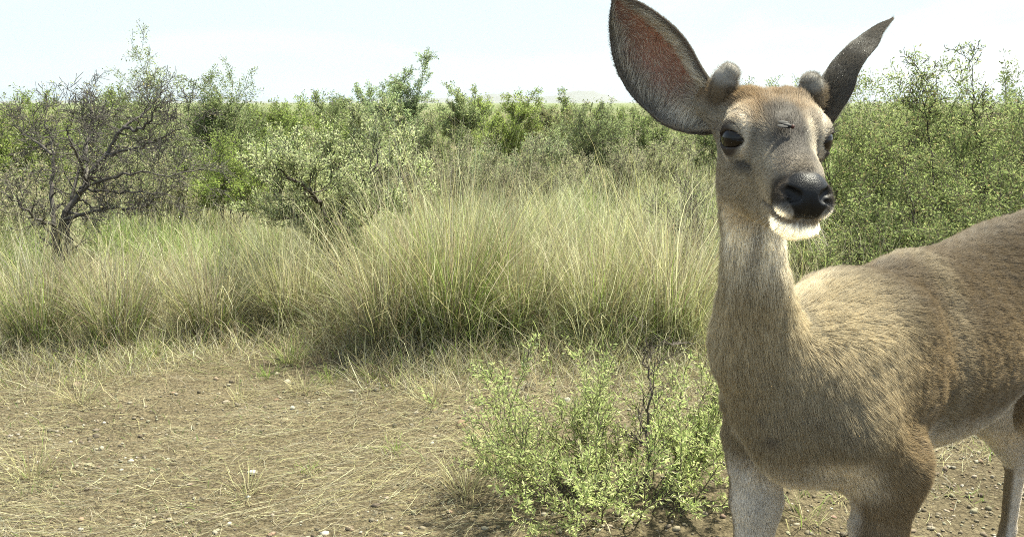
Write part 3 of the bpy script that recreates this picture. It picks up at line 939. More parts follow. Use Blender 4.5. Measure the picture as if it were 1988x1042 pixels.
    for sg in (-1, 1): blob("wing", (-.003, sg * .0022, .0016), (.0050, .0018, .0003), (.035, .033, .03), rt)
    lv, lf = [], []
    for sg in (-1, 1):
        for x in (.003, 0, -.003):
            pth = smooth_path([(x, sg * .002, 0), (x * 1.3, sg * .0045, .0006), (x * 1.8, sg * .0065, -.0045)], 6)
            a_, b_ = lathe(pth, np.full(6, .00028), 5)
            lf.append(b_ + sum(len(z) for z in lv)); lv.append(a_)
    mm = raw_mesh("legs", np.concatenate(lv) @ R, [np.concatenate(lf)]); set_col(mm, np.tile(V(.01, .01, .01), (sum(len(z) for z in lv), 1)))
    link("legs", mm, fly_m, rt)

if "nodeer" not in DEV: build_deer()
#@@VEG@@
# ------------------------------------------------------------------ plants
leaf_m = mat_attr("leaf", 0.65, 0.5, 0.12)
grass_m = mat_attr("grass_blade", 0.5, 0.42, 0.3)
bark_m = mat_attr("bark", 0.85, 0, 0.2, (90, 0.6, 0.004))
stone_m = mat_attr("stone", 0.9, 0, 0.2, (150, 0.5, 0.003))
pyr = random.Random(11)

class Blades:
    """many thin curved blades gathered into one mesh"""
    def __init__(self): self.v, self.f, self.c, self.n = [], [], [], 0
    def add(self, base, az, th0, kap, length, width, col0, col1, seg=5, wob=0.25, minz=None, r=rng):
        m = len(base)
        if m == 0: return
        t = (np.arange(seg) + 0.5) / seg
        th = th0[:, None] + kap[:, None] * t[None] ** 1.3 + r.normal(size=(m, seg)) * wob * 0.35
        if seg >= 5:                                   # some stems are bent or broken part-way up
            kk = r.random(m) < .2; kp = r.integers(2, seg, m)
            th = th + (kk[:, None] & (np.arange(seg)[None] >= kp[:, None])) * (r.uniform(.5, 1.5, m) * r.choice([-1, 1], m))[:, None] * (np.mean(th0) < 1.2)
        a = az[:, None] + np.cumsum(r.normal(size=(m, seg)) * wob * 0.5, 1)
        d = np.stack([np.sin(th) * np.cos(a), np.sin(th) * np.sin(a), np.cos(th)], -1) * (length / seg)[:, None, None]
        p = np.concatenate([np.zeros((m, 1, 3)), np.cumsum(d, 1)], 1) + base[:, None, :]
        if minz is not None:
            p[..., 2] = np.maximum(p[..., 2], minz[:, None] if np.ndim(minz) else minz)
        ta = az + math.pi / 2 + r.normal(size=m) * 0.7
        w = np.stack([np.cos(ta), np.sin(ta), 0 * ta], -1)
        tt = np.linspace(0, 1, seg + 1)
        prof = np.minimum(0.55 + tt * 1.6, 1) * (1 - tt ** 2.2 * 0.88)
        W = w[:, None, :] * (width[:, None] * 0.5 * prof[None])[..., None]
        vv = np.stack([p - W, p + W], 2).reshape(m, -1, 3)
        k = 2 * (seg + 1)
        i = np.arange(m)[:, None] * k + self.n
        s = np.arange(seg)[None] * 2
        f = np.stack([i + s, i + s + 1, i + s + 3, i + s + 2], -1).reshape(-1, 4)
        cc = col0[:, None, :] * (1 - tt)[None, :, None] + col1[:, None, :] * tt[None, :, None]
        self.v.append(vv.reshape(-1, 3)); self.f.append(f); self.c.append(np.repeat(cc, 2, 1).reshape(-1, 3)); self.n += m * k
    def build(self, name, mat=None, parent=None):
        me = raw_mesh(name, np.concatenate(self.v), [np.concatenate(self.f)])
        set_col(me, np.concatenate(self.c))
        return link(name, me, mat or grass_m, parent)

STRAW = V(0.48, 0.455, 0.235); PALE = V(0.64, 0.62, 0.40); TAN = V(0.30, 0.245, 0.150); GREEN = V(0.230, 0.320, 0.070); GREY = V(0.34, 0.315, 0.235); DGREEN = V(0.140, 0.205, 0.050); YGREEN = V(0.39, 0.44, 0.155)

def pick(pal, wts, n, r=rng, var=0.22):
    wts = np.asarray(wts, float); wts = wts / wts.sum(-1, keepdims=True)
    if wts.ndim == 1: k = r.choice(len(pal), n, p=wts)
    else: k = (r.random((n, 1)) > np.cumsum(wts, 1)).sum(1).clip(0, len(pal) - 1)
    return np.array(pal)[k] * r.uniform(1 - var, 1 + var, (n, 1)) * (1 + r.normal(size=(n, 3)) * 0.03)

def px_of(x, y): return 994 + 1700 * x / (y * 0.985)

def front_edge(px):
    return np.interp(px, [-400, 0, 150, 330, 480, 600, 680, 760, 900, 1000, 1100, 1250, 1400, 1560, 1800, 2400],
                     [3.75, 3.80, 3.78, 3.95, 4.20, 4.15, 3.78, 3.62, 3.62, 3.80, 3.75, 3.72, 3.80, 4.05, 4.2, 4.2])

def grass_height(px, y):
    h = np.interp(px, [-400, 0, 250, 420, 560, 700, 800, 930, 1040, 1150, 1300, 1500, 1700, 2400],
                  [.50, .50, .50, .42, .50, .66, .72, .72, .62, .66, .66, .60, .50, .50])
    far = np.interp(px, [-400, 0, 300, 450, 560, 800, 1000, 1250, 1500, 2400], [.45, .45, .40, .36, .45, .52, .50, .66, .5, .45]) * np.interp(y, [5.5, 9, 20], [.92, .72, .6])
    k = sstep(4.2, 5.6, y)
    return h * (1 - k) + far * k

def build_grass():
    G = Blades()
    specs = [(3.55, 4.7, 0.26, 300, .0025, 7), (4.7, 6.6, 0.30, 250, .0030, 6), (6.6, 10.0, 0.42, 170, .0046, 5), (10.0, 18.0, 0.65, 130, .0085, 4), (18, 34, 1.2, 90, .018, 3)]
    for (y0, y1, sp, nb, wd, seg) in specs:
        hw = 0.98 * y1 + 0.5
        nx, ny = int(2 * hw / sp), int((y1 - y0) / sp) + 1
        cx, cy = np.meshgrid(np.linspace(-hw, hw, nx), np.linspace(y0, y1, ny))
        c = np.stack([cx.ravel(), cy.ravel()], -1) + rng.normal(size=(nx * ny, 2)) * sp * 0.42
        px = px_of(c[:, 0], c[:, 1])
        ok = (c[:, 0] > -0.74 * c[:, 1] - 0.4) & (c[:, 0] < 0.96 * c[:, 1] + 0.4) & (c[:, 1] > front_edge(px) + 0.02) & (c[:, 1] > y0 - 0.1)
        # open path between the bushes on the left and small gaps
        P3 = np.stack([c[:, 0], c[:, 1], 0 * c[:, 0]], -1)
        g = sn(P3, 1.6, 71) + 0.5 * sn(P3, 4.0, 72)
        ok &= (g > np.where(c[:, 1] < 5.4, -0.25, -0.8))
        c, px, g, P3 = c[ok], px[ok], g[ok], P3[ok]
        n = len(c)
        H = grass_height(px, c[:, 1]) * (1 + 0.20 * sn(P3, 2.2, 73) + 0.12 * sn(P3, 6, 74)) * rng.uniform(0.62, 1.18, n)
        edge = sstep(0.0, 0.35, c[:, 1] - front_edge(px)); H *= 0.55 + 0.45 * edge
        k = rng.poisson(nb * rng.uniform(0.55, 1.45, n))
        ii = np.repeat(np.arange(n), k); m = len(ii)
        az = rng.uniform(0, 2 * math.pi, m)
        rad = np.abs(rng.normal(size=m)) * sp * 0.30
        b = np.stack([c[ii, 0] + rad * np.cos(az), c[ii, 1] + rad * np.sin(az), np.zeros(m)], -1)
        b[:, 2] = ground_h(b[:, 0], b[:, 1]) - 0.004
        az = az + rng.normal(size=m) * 0.8
        L = H[ii] * np.clip(rng.normal(0.92, 0.22, m), 0.25, 1.5)
        th0 = np.abs(rng.normal(size=m)) * 0.27 * (0.6 + 0.5 * rng.random(n)[ii]) + rad / (sp * 0.30) * 0.15
        kap = np.abs(rng.normal(size=m)) * 0.75
        wild = rng.random(m) < 0.20
        kap[wild] *= 2.0; th0[wild] += 0.35
        pb = px[ii]
        # colour by place: greener on the left and at the foot of the middle clump, dry and pale elsewhere, brown patches
        gleft = sstep(560, 300, pb) * sstep(9, 5, b[:, 1]) * 1.0
        gmid = np.exp(-((pb - 880) / 130) ** 2) * sstep(5.2, 4.0, b[:, 1]) * 0.7
        gright = sstep(1480, 1600, pb) * 0.8
        q = np.stack([b[:, 0], b[:, 1], 0 * az], -1)
        gn = np.clip(0.16 + 0.22 * sn(q, 1.3, 75), 0, 1)
        gr = np.clip(gleft + gmid + gright + gn, 0.04, 0.85)
        br = np.clip(0.16 + 0.40 * sn(q, 1.1, 76) + 0.8 * np.exp(-((pb - 1230) / 60) ** 2 - ((b[:, 1] - 8.5) / 2) ** 2), 0.03, 0.9)
        wts = np.stack([0.34 * (1 - gr), 0.30 * (1 - gr) * (1 - 0.5 * br), (0.14 + br) * (1 - gr), 0.75 * gr, 0.20 * (1 - gr), 0.35 * gr, 0.14 + 0.3 * gr], -1)
        wts = wts * np.exp(0.75 * rng.normal(size=(n, 7)))[ii]
        pal = [STRAW, PALE, TAN, GREEN, GREY, DGREEN, YGREEN]
        c1 = pick(pal, wts, m, var=.36)
        isg = c1[:, 1] > c1[:, 0] * 1.03
        L = np.where(isg, L * 0.78, L)
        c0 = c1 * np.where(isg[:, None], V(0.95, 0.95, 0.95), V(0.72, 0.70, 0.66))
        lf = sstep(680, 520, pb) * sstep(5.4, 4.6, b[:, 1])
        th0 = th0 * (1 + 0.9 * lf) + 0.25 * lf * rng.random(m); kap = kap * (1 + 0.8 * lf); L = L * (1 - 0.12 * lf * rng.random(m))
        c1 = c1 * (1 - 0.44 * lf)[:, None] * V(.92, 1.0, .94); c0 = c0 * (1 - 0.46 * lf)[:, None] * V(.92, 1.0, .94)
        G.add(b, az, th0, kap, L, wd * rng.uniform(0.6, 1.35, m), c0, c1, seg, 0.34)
    tag(G.build("grass"), kind="stuff")
    # long bent flowering stalks above the mass
    S = Blades()
    m = 3600
    y = 3.7 + rng.random(m) ** 1.5 * 7; x = rng.uniform(-0.72, 0.72, m) * y
    ok = y > front_edge(px_of(x, y)) + 0.05; x, y = x[ok], y[ok]; m = len(x)
    b = np.stack([x, y, 0 * x], -1)
    L = grass_height(px_of(x, y), y) * rng.uniform(0.9, 1.75, m)
    c1 = pick([PALE, STRAW, V(0.46, 0.47, 0.19)], [.5, .25, .25], m)
    S.add(b, rng.uniform(0, 6.28, m), np.abs(rng.normal(size=m)) * 0.30, np.abs(rng.normal(size=m)) * 0.9, L, np.where(y < 6, .0030, .0042) * rng.uniform(.7, 1.3, m), c1 * .85, c1, 8, 0.20)
    # thatch: short tangled dry stuff along the foot of the grass
    m = 38000
    px = rng.uniform(-150, 2150, m); y = front_edge(px) + rng.normal(size=m) * 0.26 + 0.04 + np.abs(rng.normal(size=m)) * 0.15
    x = (px - 994) / 1700 * y * .985
    b = np.stack([x, y, ground_h(x, y)], -1)
    c1 = pick([STRAW, TAN, GREY, PALE, GREEN], [.26, .26, .30, .10, .08], m)
    S.add(b, rng.uniform(0, 6.28, m), rng.uniform(0.3, 1.5, m), rng.uniform(-0.3, 1.2, m), rng.uniform(0.05, 0.24, m), .0024 * rng.uniform(.6, 1.3, m), c1 * .8, c1, 5, 0.5, 0.004)
    # bent and broken stems leaning every way through the front of the mass
    m = 30000
    px = rng.uniform(-150, 2150, m); y = front_edge(px) + 0.08 + rng.random(m) ** 1.3 * 1.3
    x = (px - 994) / 1700 * y * .985
    b = np.stack([x, y, ground_h(x, y) + rng.random(m) * .22], -1)
    q = np.stack([x, y, 0 * x], -1)
    ok = (0.55 + 0.6 * sn(q, 3.2, 77) > rng.random(m)); b = b[ok]; px = px[ok]; m = len(b)
    c1 = pick([STRAW, TAN, GREY, PALE, YGREEN], [.26, .22, .26, .18, .08], m, var=.38)
    S.add(b, rng.uniform(0, 6.28, m), rng.uniform(0.2, 1.5, m), rng.normal(size=m) * 0.7, rng.uniform(0.12, 0.55, m), .0021 * rng.uniform(.6, 1.4, m), c1 * .9, c1, 6, 0.42, 0.004)
    tag(S.build("dry_stalks"), kind="stuff")
    # tussocks that stand out one by one
    for (px, d, rad, H, nb, wts, lab) in (
            (870, 3.92, .20, .80, 3400, (.17, .10, .22, .26, .07, .14, .12), "tallest grass tussock, straw above and green inside, at the middle of the grass edge"),
            (745, 3.84, .14, .62, 1700, (.28, .14, .30, .06, .16, .03, .06), "brownish wiry grass tussock just left of the tallest one"),
            (1010, 4.02, .15, .66, 1900, (.22, .16, .26, .10, .16, .05, .08), "dry grass tussock just right of the tallest one"),
            (1300, 4.05, .19, .68, 2300, (.22, .24, .20, .10, .14, .04, .08), "pale leaning grass tussock beside the neck of the deer"),
            (1165, 4.05, .15, .66, 1800, (.26, .26, .14, .12, .12, .04, .10), "straw grass tussock behind the low leafy shrub"),
            (560, 4.35, .17, .52, 1700, (.30, .24, .12, .08, .20, .03, .06), "bleached grass tussock below the trunk of the pale grey-green shrub"),
            (400, 4.15, .17, .46, 1700, (.22, .10, .24, .10, .22, .08, .06), "low tangled grey grass tussock right of the dark shrub"),
            (215, 4.0, .18, .50, 1900, (.16, .08, .22, .14, .26, .12, .04), "grass tussock in front of the dark shrub"),
            (60, 4.0, .18, .52, 1900, (.14, .08, .18, .18, .24, .18, .04), "greenish grass tussock at the left edge of the grass")):
        nb = int(nb * .55); T = Blades(); bx = gpt(px, d)
        az = rng.uniform(0, 6.28, nb); rr = rng.random(nb) ** .6 * rad * .55
        bb = np.stack([bx[0] + rr * np.cos(az), d + rr * np.sin(az), 0 * az], -1); bb[:, 2] = ground_h(bb[:, 0], bb[:, 1]) - .004
        c1 = pick([STRAW, PALE, TAN, GREEN, GREY, DGREEN, YGREEN], wts, nb, var=.42)
        isg = c1[:, 1] > c1[:, 0] * 1.03
        L = H * np.clip(rng.normal(.95, .24, nb), .3, 1.5) * np.where(isg, .75, 1)
        th = rr / (rad * .55) * .22 + np.abs(rng.normal(size=nb)) * .16
        T.add(bb, az + rng.normal(size=nb) * .6, th, np.abs(rng.normal(size=nb)) * .5 * np.where(rng.random(nb) < .15, 2.2, 1), L, .0024 * rng.uniform(.6, 1.5, nb), c1 * np.where(isg[:, None], .9, .7), c1, 8, .28)
        o = T.build("grass_tussock")
        me = o.data; me.transform(Matrix.Translation(-Vector(bx))); o.location = bx
        tag(o, lab, "grass tussock", "grass tussocks along the edge of the bare ground")

def build_litter():
    S = Blades()
    m = 85000
    y = 1.5 + rng.random(m) * 2.7; x = rng.uniform(-0.75, 0.75, m) * y
    q = np.stack([x, y, 0 * x], -1)
    px = px_of(x, y)
    dn = 0.5 + 0.6 * sn(q, 2.2, 81) + 0.45 * sn(q, 5, 82) + 0.35 * sstep(700, 200, px) - 0.25 * sstep(1350, 1600, px)
    ok = (dn > rng.random(m) * 0.9) & (y < front_edge(px) + 0.4); x, y, q = x[ok], y[ok], q[ok]; m = len(x)
    b = np.stack([x, y, ground_h(x, y) + rng.random(m) * 0.012 + 0.002], -1)
    az = 0.62 + 0.75 * sn(q, 1.6, 83) + rng.normal(size=m) * 0.45 + np.where(rng.random(m) < .5, math.pi, 0)
    wildz = rng.random(m) < 0.3; az[wildz] = rng.uniform(0, 6.28, wildz.sum())
    c1 = pick([STRAW, PALE, GREY, TAN], [.28, .16, .36, .20], m, var=.4) * .9
    L = 0.010 + 0.16 * rng.random(m) ** 2.8 * np.where(rng.random(m) < .12, 1.7, 1)
    # lying nearly flat: tilt a few degrees either way
    S.add(b, az, math.pi / 2 + rng.normal(size=m) * 0.05 - 0.02, rng.normal(size=m) * 0.06, L, .0013 * rng.uniform(.5, 1.5, m), c1 * .9, c1, 5, 0.34, b[:, 2] - 0.001)
    # short dry and green tufts on the bare soil
    for (pxx, pyy, nb, hh, green) in ((592, 772, 90, .10, .1), (565, 715, 160, .13, .45), (640, 745, 90, .08, .7), (470, 790, 60, .11, .05), (385, 620, 90, .2, .1),
                                      (600, 920, 40, .04, .95), (960, 900, 200, .16, .05), (905, 960, 140, .15, .03), (300, 700, 120, .12, .5), (770, 880, 40, .05, .8),
                                      (480, 965, 70, .10, .02), (720, 745, 80, .12, .1), (160, 790, 90, .12, .03), (60, 930, 100, .12, .05), (840, 800, 80, .14, .05), (1640, 965, 50, .05, .5), (1930, 880, 60, .05, .8),
                                      (1560, 1010, 60, .08, .4), (700, 700, 90, .1, .4), (520, 740, 70, .06, .7), (1880, 960, 40, .04, .6)):
        ang = PITCH + math.atan((pyy - 521) / 1700); d = CAM_H / math.tan(ang)
        bx = at(pxx, pyy, d)
        k = nb; az = rng.uniform(0, 6.28, k); rr = np.abs(rng.normal(size=k)) * 0.045
        bb = np.stack([bx[0] + rr * np.cos(az), bx[1] + rr * np.sin(az), 0 * az], -1); bb[:, 2] = ground_h(bb[:, 0], bb[:, 1])
        c1 = pick([STRAW, TAN, GREEN], [(1 - green) * .6, (1 - green) * .4, green], k)
        S.add(bb, az, rng.uniform(.1, 1.1, k), rng.uniform(0, 1.0, k), hh * rng.uniform(.5, 1.3, k), .0022 * rng.uniform(.7, 1.3, k), c1 * .8, c1, 5, .3, 0.002)
    # scattered seedlings
    m = 2600
    y = 1.9 + rng.random(m) * 2.2; x = rng.uniform(-0.7, 0.7, m) * y
    q = np.stack([x, y, 0 * x], -1)
    ok = (sn(q, 3.0, 88) > 0.25); x, y = x[ok], y[ok]; m = len(x)
    b = np.stack([x, y, ground_h(x, y)], -1)
    c1 = pick([V(.11, .16, .045), V(.16, .19, .07)], [.6, .4], m)
    S.add(b, rng.uniform(0, 6.28, m), rng.uniform(.2, 1.3, m), rng.uniform(0, .8, m), rng.uniform(.008, .035, m), .0035 * rng.uniform(.6, 1.3, m), c1, c1, 3, .2)
    tag(S.build("straw_litter"), kind="stuff")

def ico(sub=1):
    bm = bmesh.new(); bmesh.ops.create_icosphere(bm, subdivisions=sub, radius=1)
    v = np.array([x.co for x in bm.verts]); f = np.array([[y.index for y in x.verts] for x in bm.faces]); bm.free()
    return v, f

def build_gravel():
    v0, f0 = ico(1)
    m = 24000
    y = 1.6 + rng.random(m) ** 0.9 * 2.9; x = rng.uniform(-0.75, 0.75, m) * y
    q = np.stack([x, y, 0 * x], -1)
    ok = (0.5 + 0.5 * sn(q, 3.0, 91) + 0.4 * sn(q, 9, 92) + 0.3 * sstep(1350, 1600, px_of(x, y)) > rng.random(m) * 1.0)
    x, y = x[ok], y[ok]; m = len(x)
    s = 0.0018 + 0.0026 * rng.gamma(1.1, 1.0, m).clip(0, 4.2)
    sc = s[:, None] * rng.uniform(0.6, 1.25, (m, 3)) * V(1, 1, .72)
    rt = rng.uniform(0, 6.28, m)
    vv = v0[None] * (1 + rng.normal(size=(m, len(v0), 1)) * 0.13) * sc[:, None, :]
    cx, sx = np.cos(rt)[:, None], np.sin(rt)[:, None]
    vv = np.stack([vv[..., 0] * cx - vv[..., 1] * sx, vv[..., 0] * sx + vv[..., 1] * cx, vv[..., 2]], -1)
    vv += np.stack([x, y, ground_h(x, y) + s * 0.18], -1)[:, None, :]
    ff = (f0[None] + (np.arange(m) * len(v0))[:, None, None]).reshape(-1, 3)
    me = raw_mesh("gravel", vv.reshape(-1, 3), [ff])
    c = pick([V(.25, .22, .165), V(.175, .15, .105), V(.11, .092, .064), V(.34, .32, .27), V(.20, .145, .10)], [.27, .34, .27, .05, .07], m)
    set_col(me, np.repeat(c, len(v0), 0))
    o = link("gravel", me, stone_m, smooth=False)
    tag(o, kind="stuff")
    # a few separate stones
    v1, f1 = ico(3)
    for (pxx, pyy, w, colr, lab) in ((490, 929, .017, (.36, .34, .29), "flat pale grey stone on bare soil below the middle of the grass edge"),
                                     (150, 755, .024, (.19, .15, .105), "brown stone at the foot of the grass on the left edge of the clearing"),
                                     (897, 838, .026, (.17, .12, .075), "dark brown clod of earth on the soil left of the leafy low shrub"),
                                     (722, 722, .034, (.30, .19, .12), "reddish stone at the foot of the tall middle grass clump"),
                                     (440, 790, .014, (.27, .23, .17), "small buff pebble standing out on the soil in the middle of the clearing"),
                                     (558, 752, .018, (.27, .24, .18), "pale stone beside the small green tuft on the clearing")):
        ang = PITCH + math.atan((pyy - 521) / 1700); d = CAM_H / math.tan(ang)
        p = at(pxx, pyy, d)
        vv = v1 * V(w, w * .75, w * .5) * (1 + 0.16 * sn(v1 * 3, 1.0, int(pxx))[:, None] + .05 * sn(v1 * 9, 1.0, int(pyy))[:, None])
        me = raw_mesh("stone", vv, [f1]); set_col(me, np.tile(V(*colr), (len(vv), 1)) * (1 + .15 * sn(v1 * 5, 1, 3))[:, None])
        o = link("stone", me, stone_m); o.location = (p[0], p[1], float(ground_h(np.array([p[0]]), np.array([p[1]]))[0]) + w * .22)
        o.rotation_euler = (0, 0, pxx)
        tag(o, lab, "stone")

# ---- woody plants
class Wood:
    def __init__(self, r): self.seg, self.tw, self.r = [], [], r
    def grow(self, p, d, L, r0, lev, maxlev, wander=.22, up=.10, kids=(3, 5), ratio=(.45, .75), ang=(.45, 1.1), steps=None, leaf_from=2, droop=0.0):
        R = self.r
        n = steps or max(3, int(5 - lev * 0.6))
        p = Vector(p); d = Vector(d).normalized()
        st = L / n; pts = [p.copy()]; dirs = [d.copy()]
        for k in range(n):
            d = (d + Vector((R.gauss(0, wander), R.gauss(0, wander), R.gauss(0, wander) + up - droop * k / n))).normalized()
            q = p + d * st
            ra, rb = r0 * (1 - .72 * k / n), r0 * (1 - .72 * (k + 1) / n)
            self.seg.append((p, q, ra, rb, lev))
            if lev >= leaf_from: self.tw.append((p, q, lev))
            p = q; pts.append(p.copy()); dirs.append(d.copy())
        if lev < maxlev:
            for _ in range(R.randint(*kids)):
                t = R.uniform(.25, 1.0); k = min(n - 1, int(t * n))
                b = pts[k].lerp(pts[k + 1], t * n - k)
                dd = dirs[k + 1]
                ax = dd.orthogonal().normalized(); ax.rotate(Matrix.Rotation(R.uniform(0, 6.283), 3, dd))
                nd = dd.copy(); nd.rotate(Matrix.Rotation(R.uniform(*ang), 3, ax))
                self.grow(b, nd, L * R.uniform(*ratio), max(r0 * (1 - .72 * t) * .68, .0008), lev + 1, maxlev, wander, up, kids, ratio, ang, None, leaf_from, droop)
    def limb(self, pts, r0, r1, maxlev, **kw):
        """a guided limb through given points that then branches by itself"""
        R = self.r
        pts = [Vector(q) for q in pts]
        path = [Vector(q) for q in smooth_path(pts, len(pts) * 4)]
        n = len(path) - 1
        for k in range(1, n): path[k] += Vector((R.gauss(0, 1), R.gauss(0, 1), R.gauss(0, 1))) * .006
        tot = sum((path[k + 1] - path[k]).length for k in range(n))
        for k in range(n):
            self.seg.append((path[k], path[k + 1], r0 + (r1 - r0) * k / n, r0 + (r1 - r0) * (k + 1) / n, 0))
        sub = kw.pop('sub', 10); sl = kw.pop('sublen', .35)
        for _ in range(sub):
            t = R.uniform(.12, 1.0); k = min(n - 1, int(t * n))
            dd = (path[k + 1] - path[k]).normalized()
            ax = dd.orthogonal().normalized(); ax.rotate(Matrix.Rotation(R.uniform(0, 6.283), 3, dd))
            nd = dd.copy(); nd.rotate(Matrix.Rotation(R.uniform(.4, 1.25), 3, ax))
            self.grow(path[k], nd, sl * R.uniform(.6, 1.3), (r0 + (r1 - r0) * t) * .55, 1, maxlev, **kw)
    def wood_mesh(self, name, col, minr=.0011, var=.2):
        a = np.array([s[0][:] + s[1][:] + (max(s[2], minr), max(s[3], minr), s[4]) for s in self.seg])
        V0, F0, n0, C0 = [], [], 0, []
        for big in (True, False):
            m = (a[:, 6] > .006) == big
            b = a[m]
            if not len(b): continue
            k = 7 if big else 3
            p, q = b[:, :3], b[:, 3:6]; d = nrm(q - p)
            q = q + d * (b[:, 7:8] * 0.5)
            ref = np.where(np.abs(d[:, 2:3]) > .9, V(1, 0, 0)[None], V(0, 0, 1)[None])
            u = nrm(np.cross(d, ref)); w = np.cross(d, u)
            t = np.arange(k) * 2 * math.pi / k
            ring = np.cos(t)[None, :, None] * u[:, None] + np.sin(t)[None, :, None] * w[:, None]
            A = p[:, None] + ring * b[:, 6, None, None]; B = q[:, None] + ring * b[:, 7, None, None]
            vv = np.concatenate([A, B], 1).reshape(-1, 3)
            i = (np.arange(len(b)) * 2 * k)[:, None] + np.arange(k)[None]; j = (np.arange(len(b)) * 2 * k)[:, None] + (np.arange(k)[None] + 1) % k
            f = np.stack([i, j, j + k, i + k], -1).reshape(-1, 4) + n0
            cc = np.asarray(col)[None] * self_var(len(b), var)
            V0.append(vv); F0.append(f); C0.append(np.repeat(cc, 2 * k, 0)); n0 += len(vv)
        me = raw_mesh(name, np.concatenate(V0), [np.concatenate(F0)]); set_col(me, np.concatenate(C0))
        return me
    def leaf_mesh(self, name, per_m, size, aspect, pal, wts, spread=.02, tilt=.9, minz=0.0, keep=1.0, cup=.15):
        tw = np.array([t[0][:] + t[1][:] for t in self.tw]).reshape(-1, 6)
        L = np.linalg.norm(tw[:, 3:] - tw[:, :3], axis=1)
        k = rng.poisson(L * per_m); ii = np.repeat(np.arange(len(tw)), k); m = len(ii)
        t = rng.random((m, 1)); p = tw[ii, :3] * (1 - t) + tw[ii, 3:] * t
        d = nrm(tw[ii, 3:] - tw[ii, :3])
        out = rng.normal(size=(m, 3)); out -= (out * d).sum(1)[:, None] * d; out = nrm(out)
        dr = nrm(d * (1 - tilt * .6) + out * tilt + rng.normal(size=(m, 3)) * .2)
        p = p + out * rng.random((m, 1)) * spread
        w = nrm(np.cross(dr, rng.normal(size=(m, 3)))); nn = np.cross(dr, w)
        s = size * rng.uniform(.55, 1.3, (m, 1))
        a = p; tip = p + dr * s; mid = p + dr * s * .5 + nn * s * cup
        hw = s * aspect * .5
        vv = np.stack([a, mid + w * hw, tip, mid - w * hw], 1).reshape(-1, 3)
        f = np.arange(m * 4).reshape(m, 4)
        c = pick(pal, wts, m, var=.25)
        c *= (1 + .18 * sn(p, 7, 95))[:, None]
        me = raw_mesh(name, vv, [f]); set_col(me, np.repeat(c, 4, 0))
        return me

def self_var(n, var): return rng.uniform(1 - var, 1 + var, (n, 1))

def plant(kind, base, label, cat, wood, wcol, leaves=None, group=None, minr=.0011, branchname="branches"):
    root = empty(kind, base)
    tag(root, label, cat, group)
    off = Matrix.Translation(-Vector(base))
    me = wood.wood_mesh(branchname, wcol, minr); me.transform(off); link(branchname, me, bark_m, root)
    if leaves and leaves['per_m'] > 3:
        me = wood.leaf_mesh("leaves", **leaves); me.transform(off); link("leaves", me, leaf_m, root, smooth=False)
    return root

def gpt(px, d):
    p = at(px, 500, d); return V(p[0], d, float(ground_h(np.array([p[0]]), np.array([d]))[0]))

OLIVE = V(.200, .250, .090); BRIGHT = V(.225, .285, .085); SAGE = V(.34, .375, .205); LIME = V(.29, .37, .09); DARKLEAF = V(.11, .145, .055)

def bush(px, d, top_py, width_px, kind, label, cat, stems, pal, wts, leafsize, per_m, wcol=(.13, .112, .088), maxlev=3, aspect=.35, seed=0, kids=(3, 5), up=.08, wander=.2, lean=0.0, spread=.03, minr=None, group=None, vfrac=.93, branchname="branches"):
    """a many-stemmed shrub: crown top at photo row top_py, given width in photo pixels at distance d"""
    W = Wood(random.Random(seed * 7 + int(px)))
    b = gpt(px, d)
    H = max(0.3, at(px, top_py, d)[2]); half = width_px / 1700 * d * .5
    R = W.r
    for k in range(stems):
        a = R.uniform(0, 6.283); rr = R.random() ** .6
        tgt = Vector((math.cos(a) * half * rr + lean * half, math.sin(a) * half * rr * .9, H * R.uniform(.55, .95) * (1 - .28 * rr * rr)))
        L = tgt.length * vfrac
        W.grow(b + V(math.cos(a) * .05, math.sin(a) * .05, -.03), tgt, L, .012 * max(.6, H / 1.4) * R.uniform(.7, 1.2), 0, maxlev, wander, up, kids, (.34, .55), (.35, .95), 5, leaf_from=max(1, maxlev - 1))
    return plant(kind, tuple(b), label, cat, W, wcol, dict(per_m=per_m * (1.7 if d < 7 else 3.0), size=leafsize * (1.0 if d < 7 else .68), aspect=aspect, pal=pal, wts=wts, spread=spread), group, minr or .00018 * d, branchname)

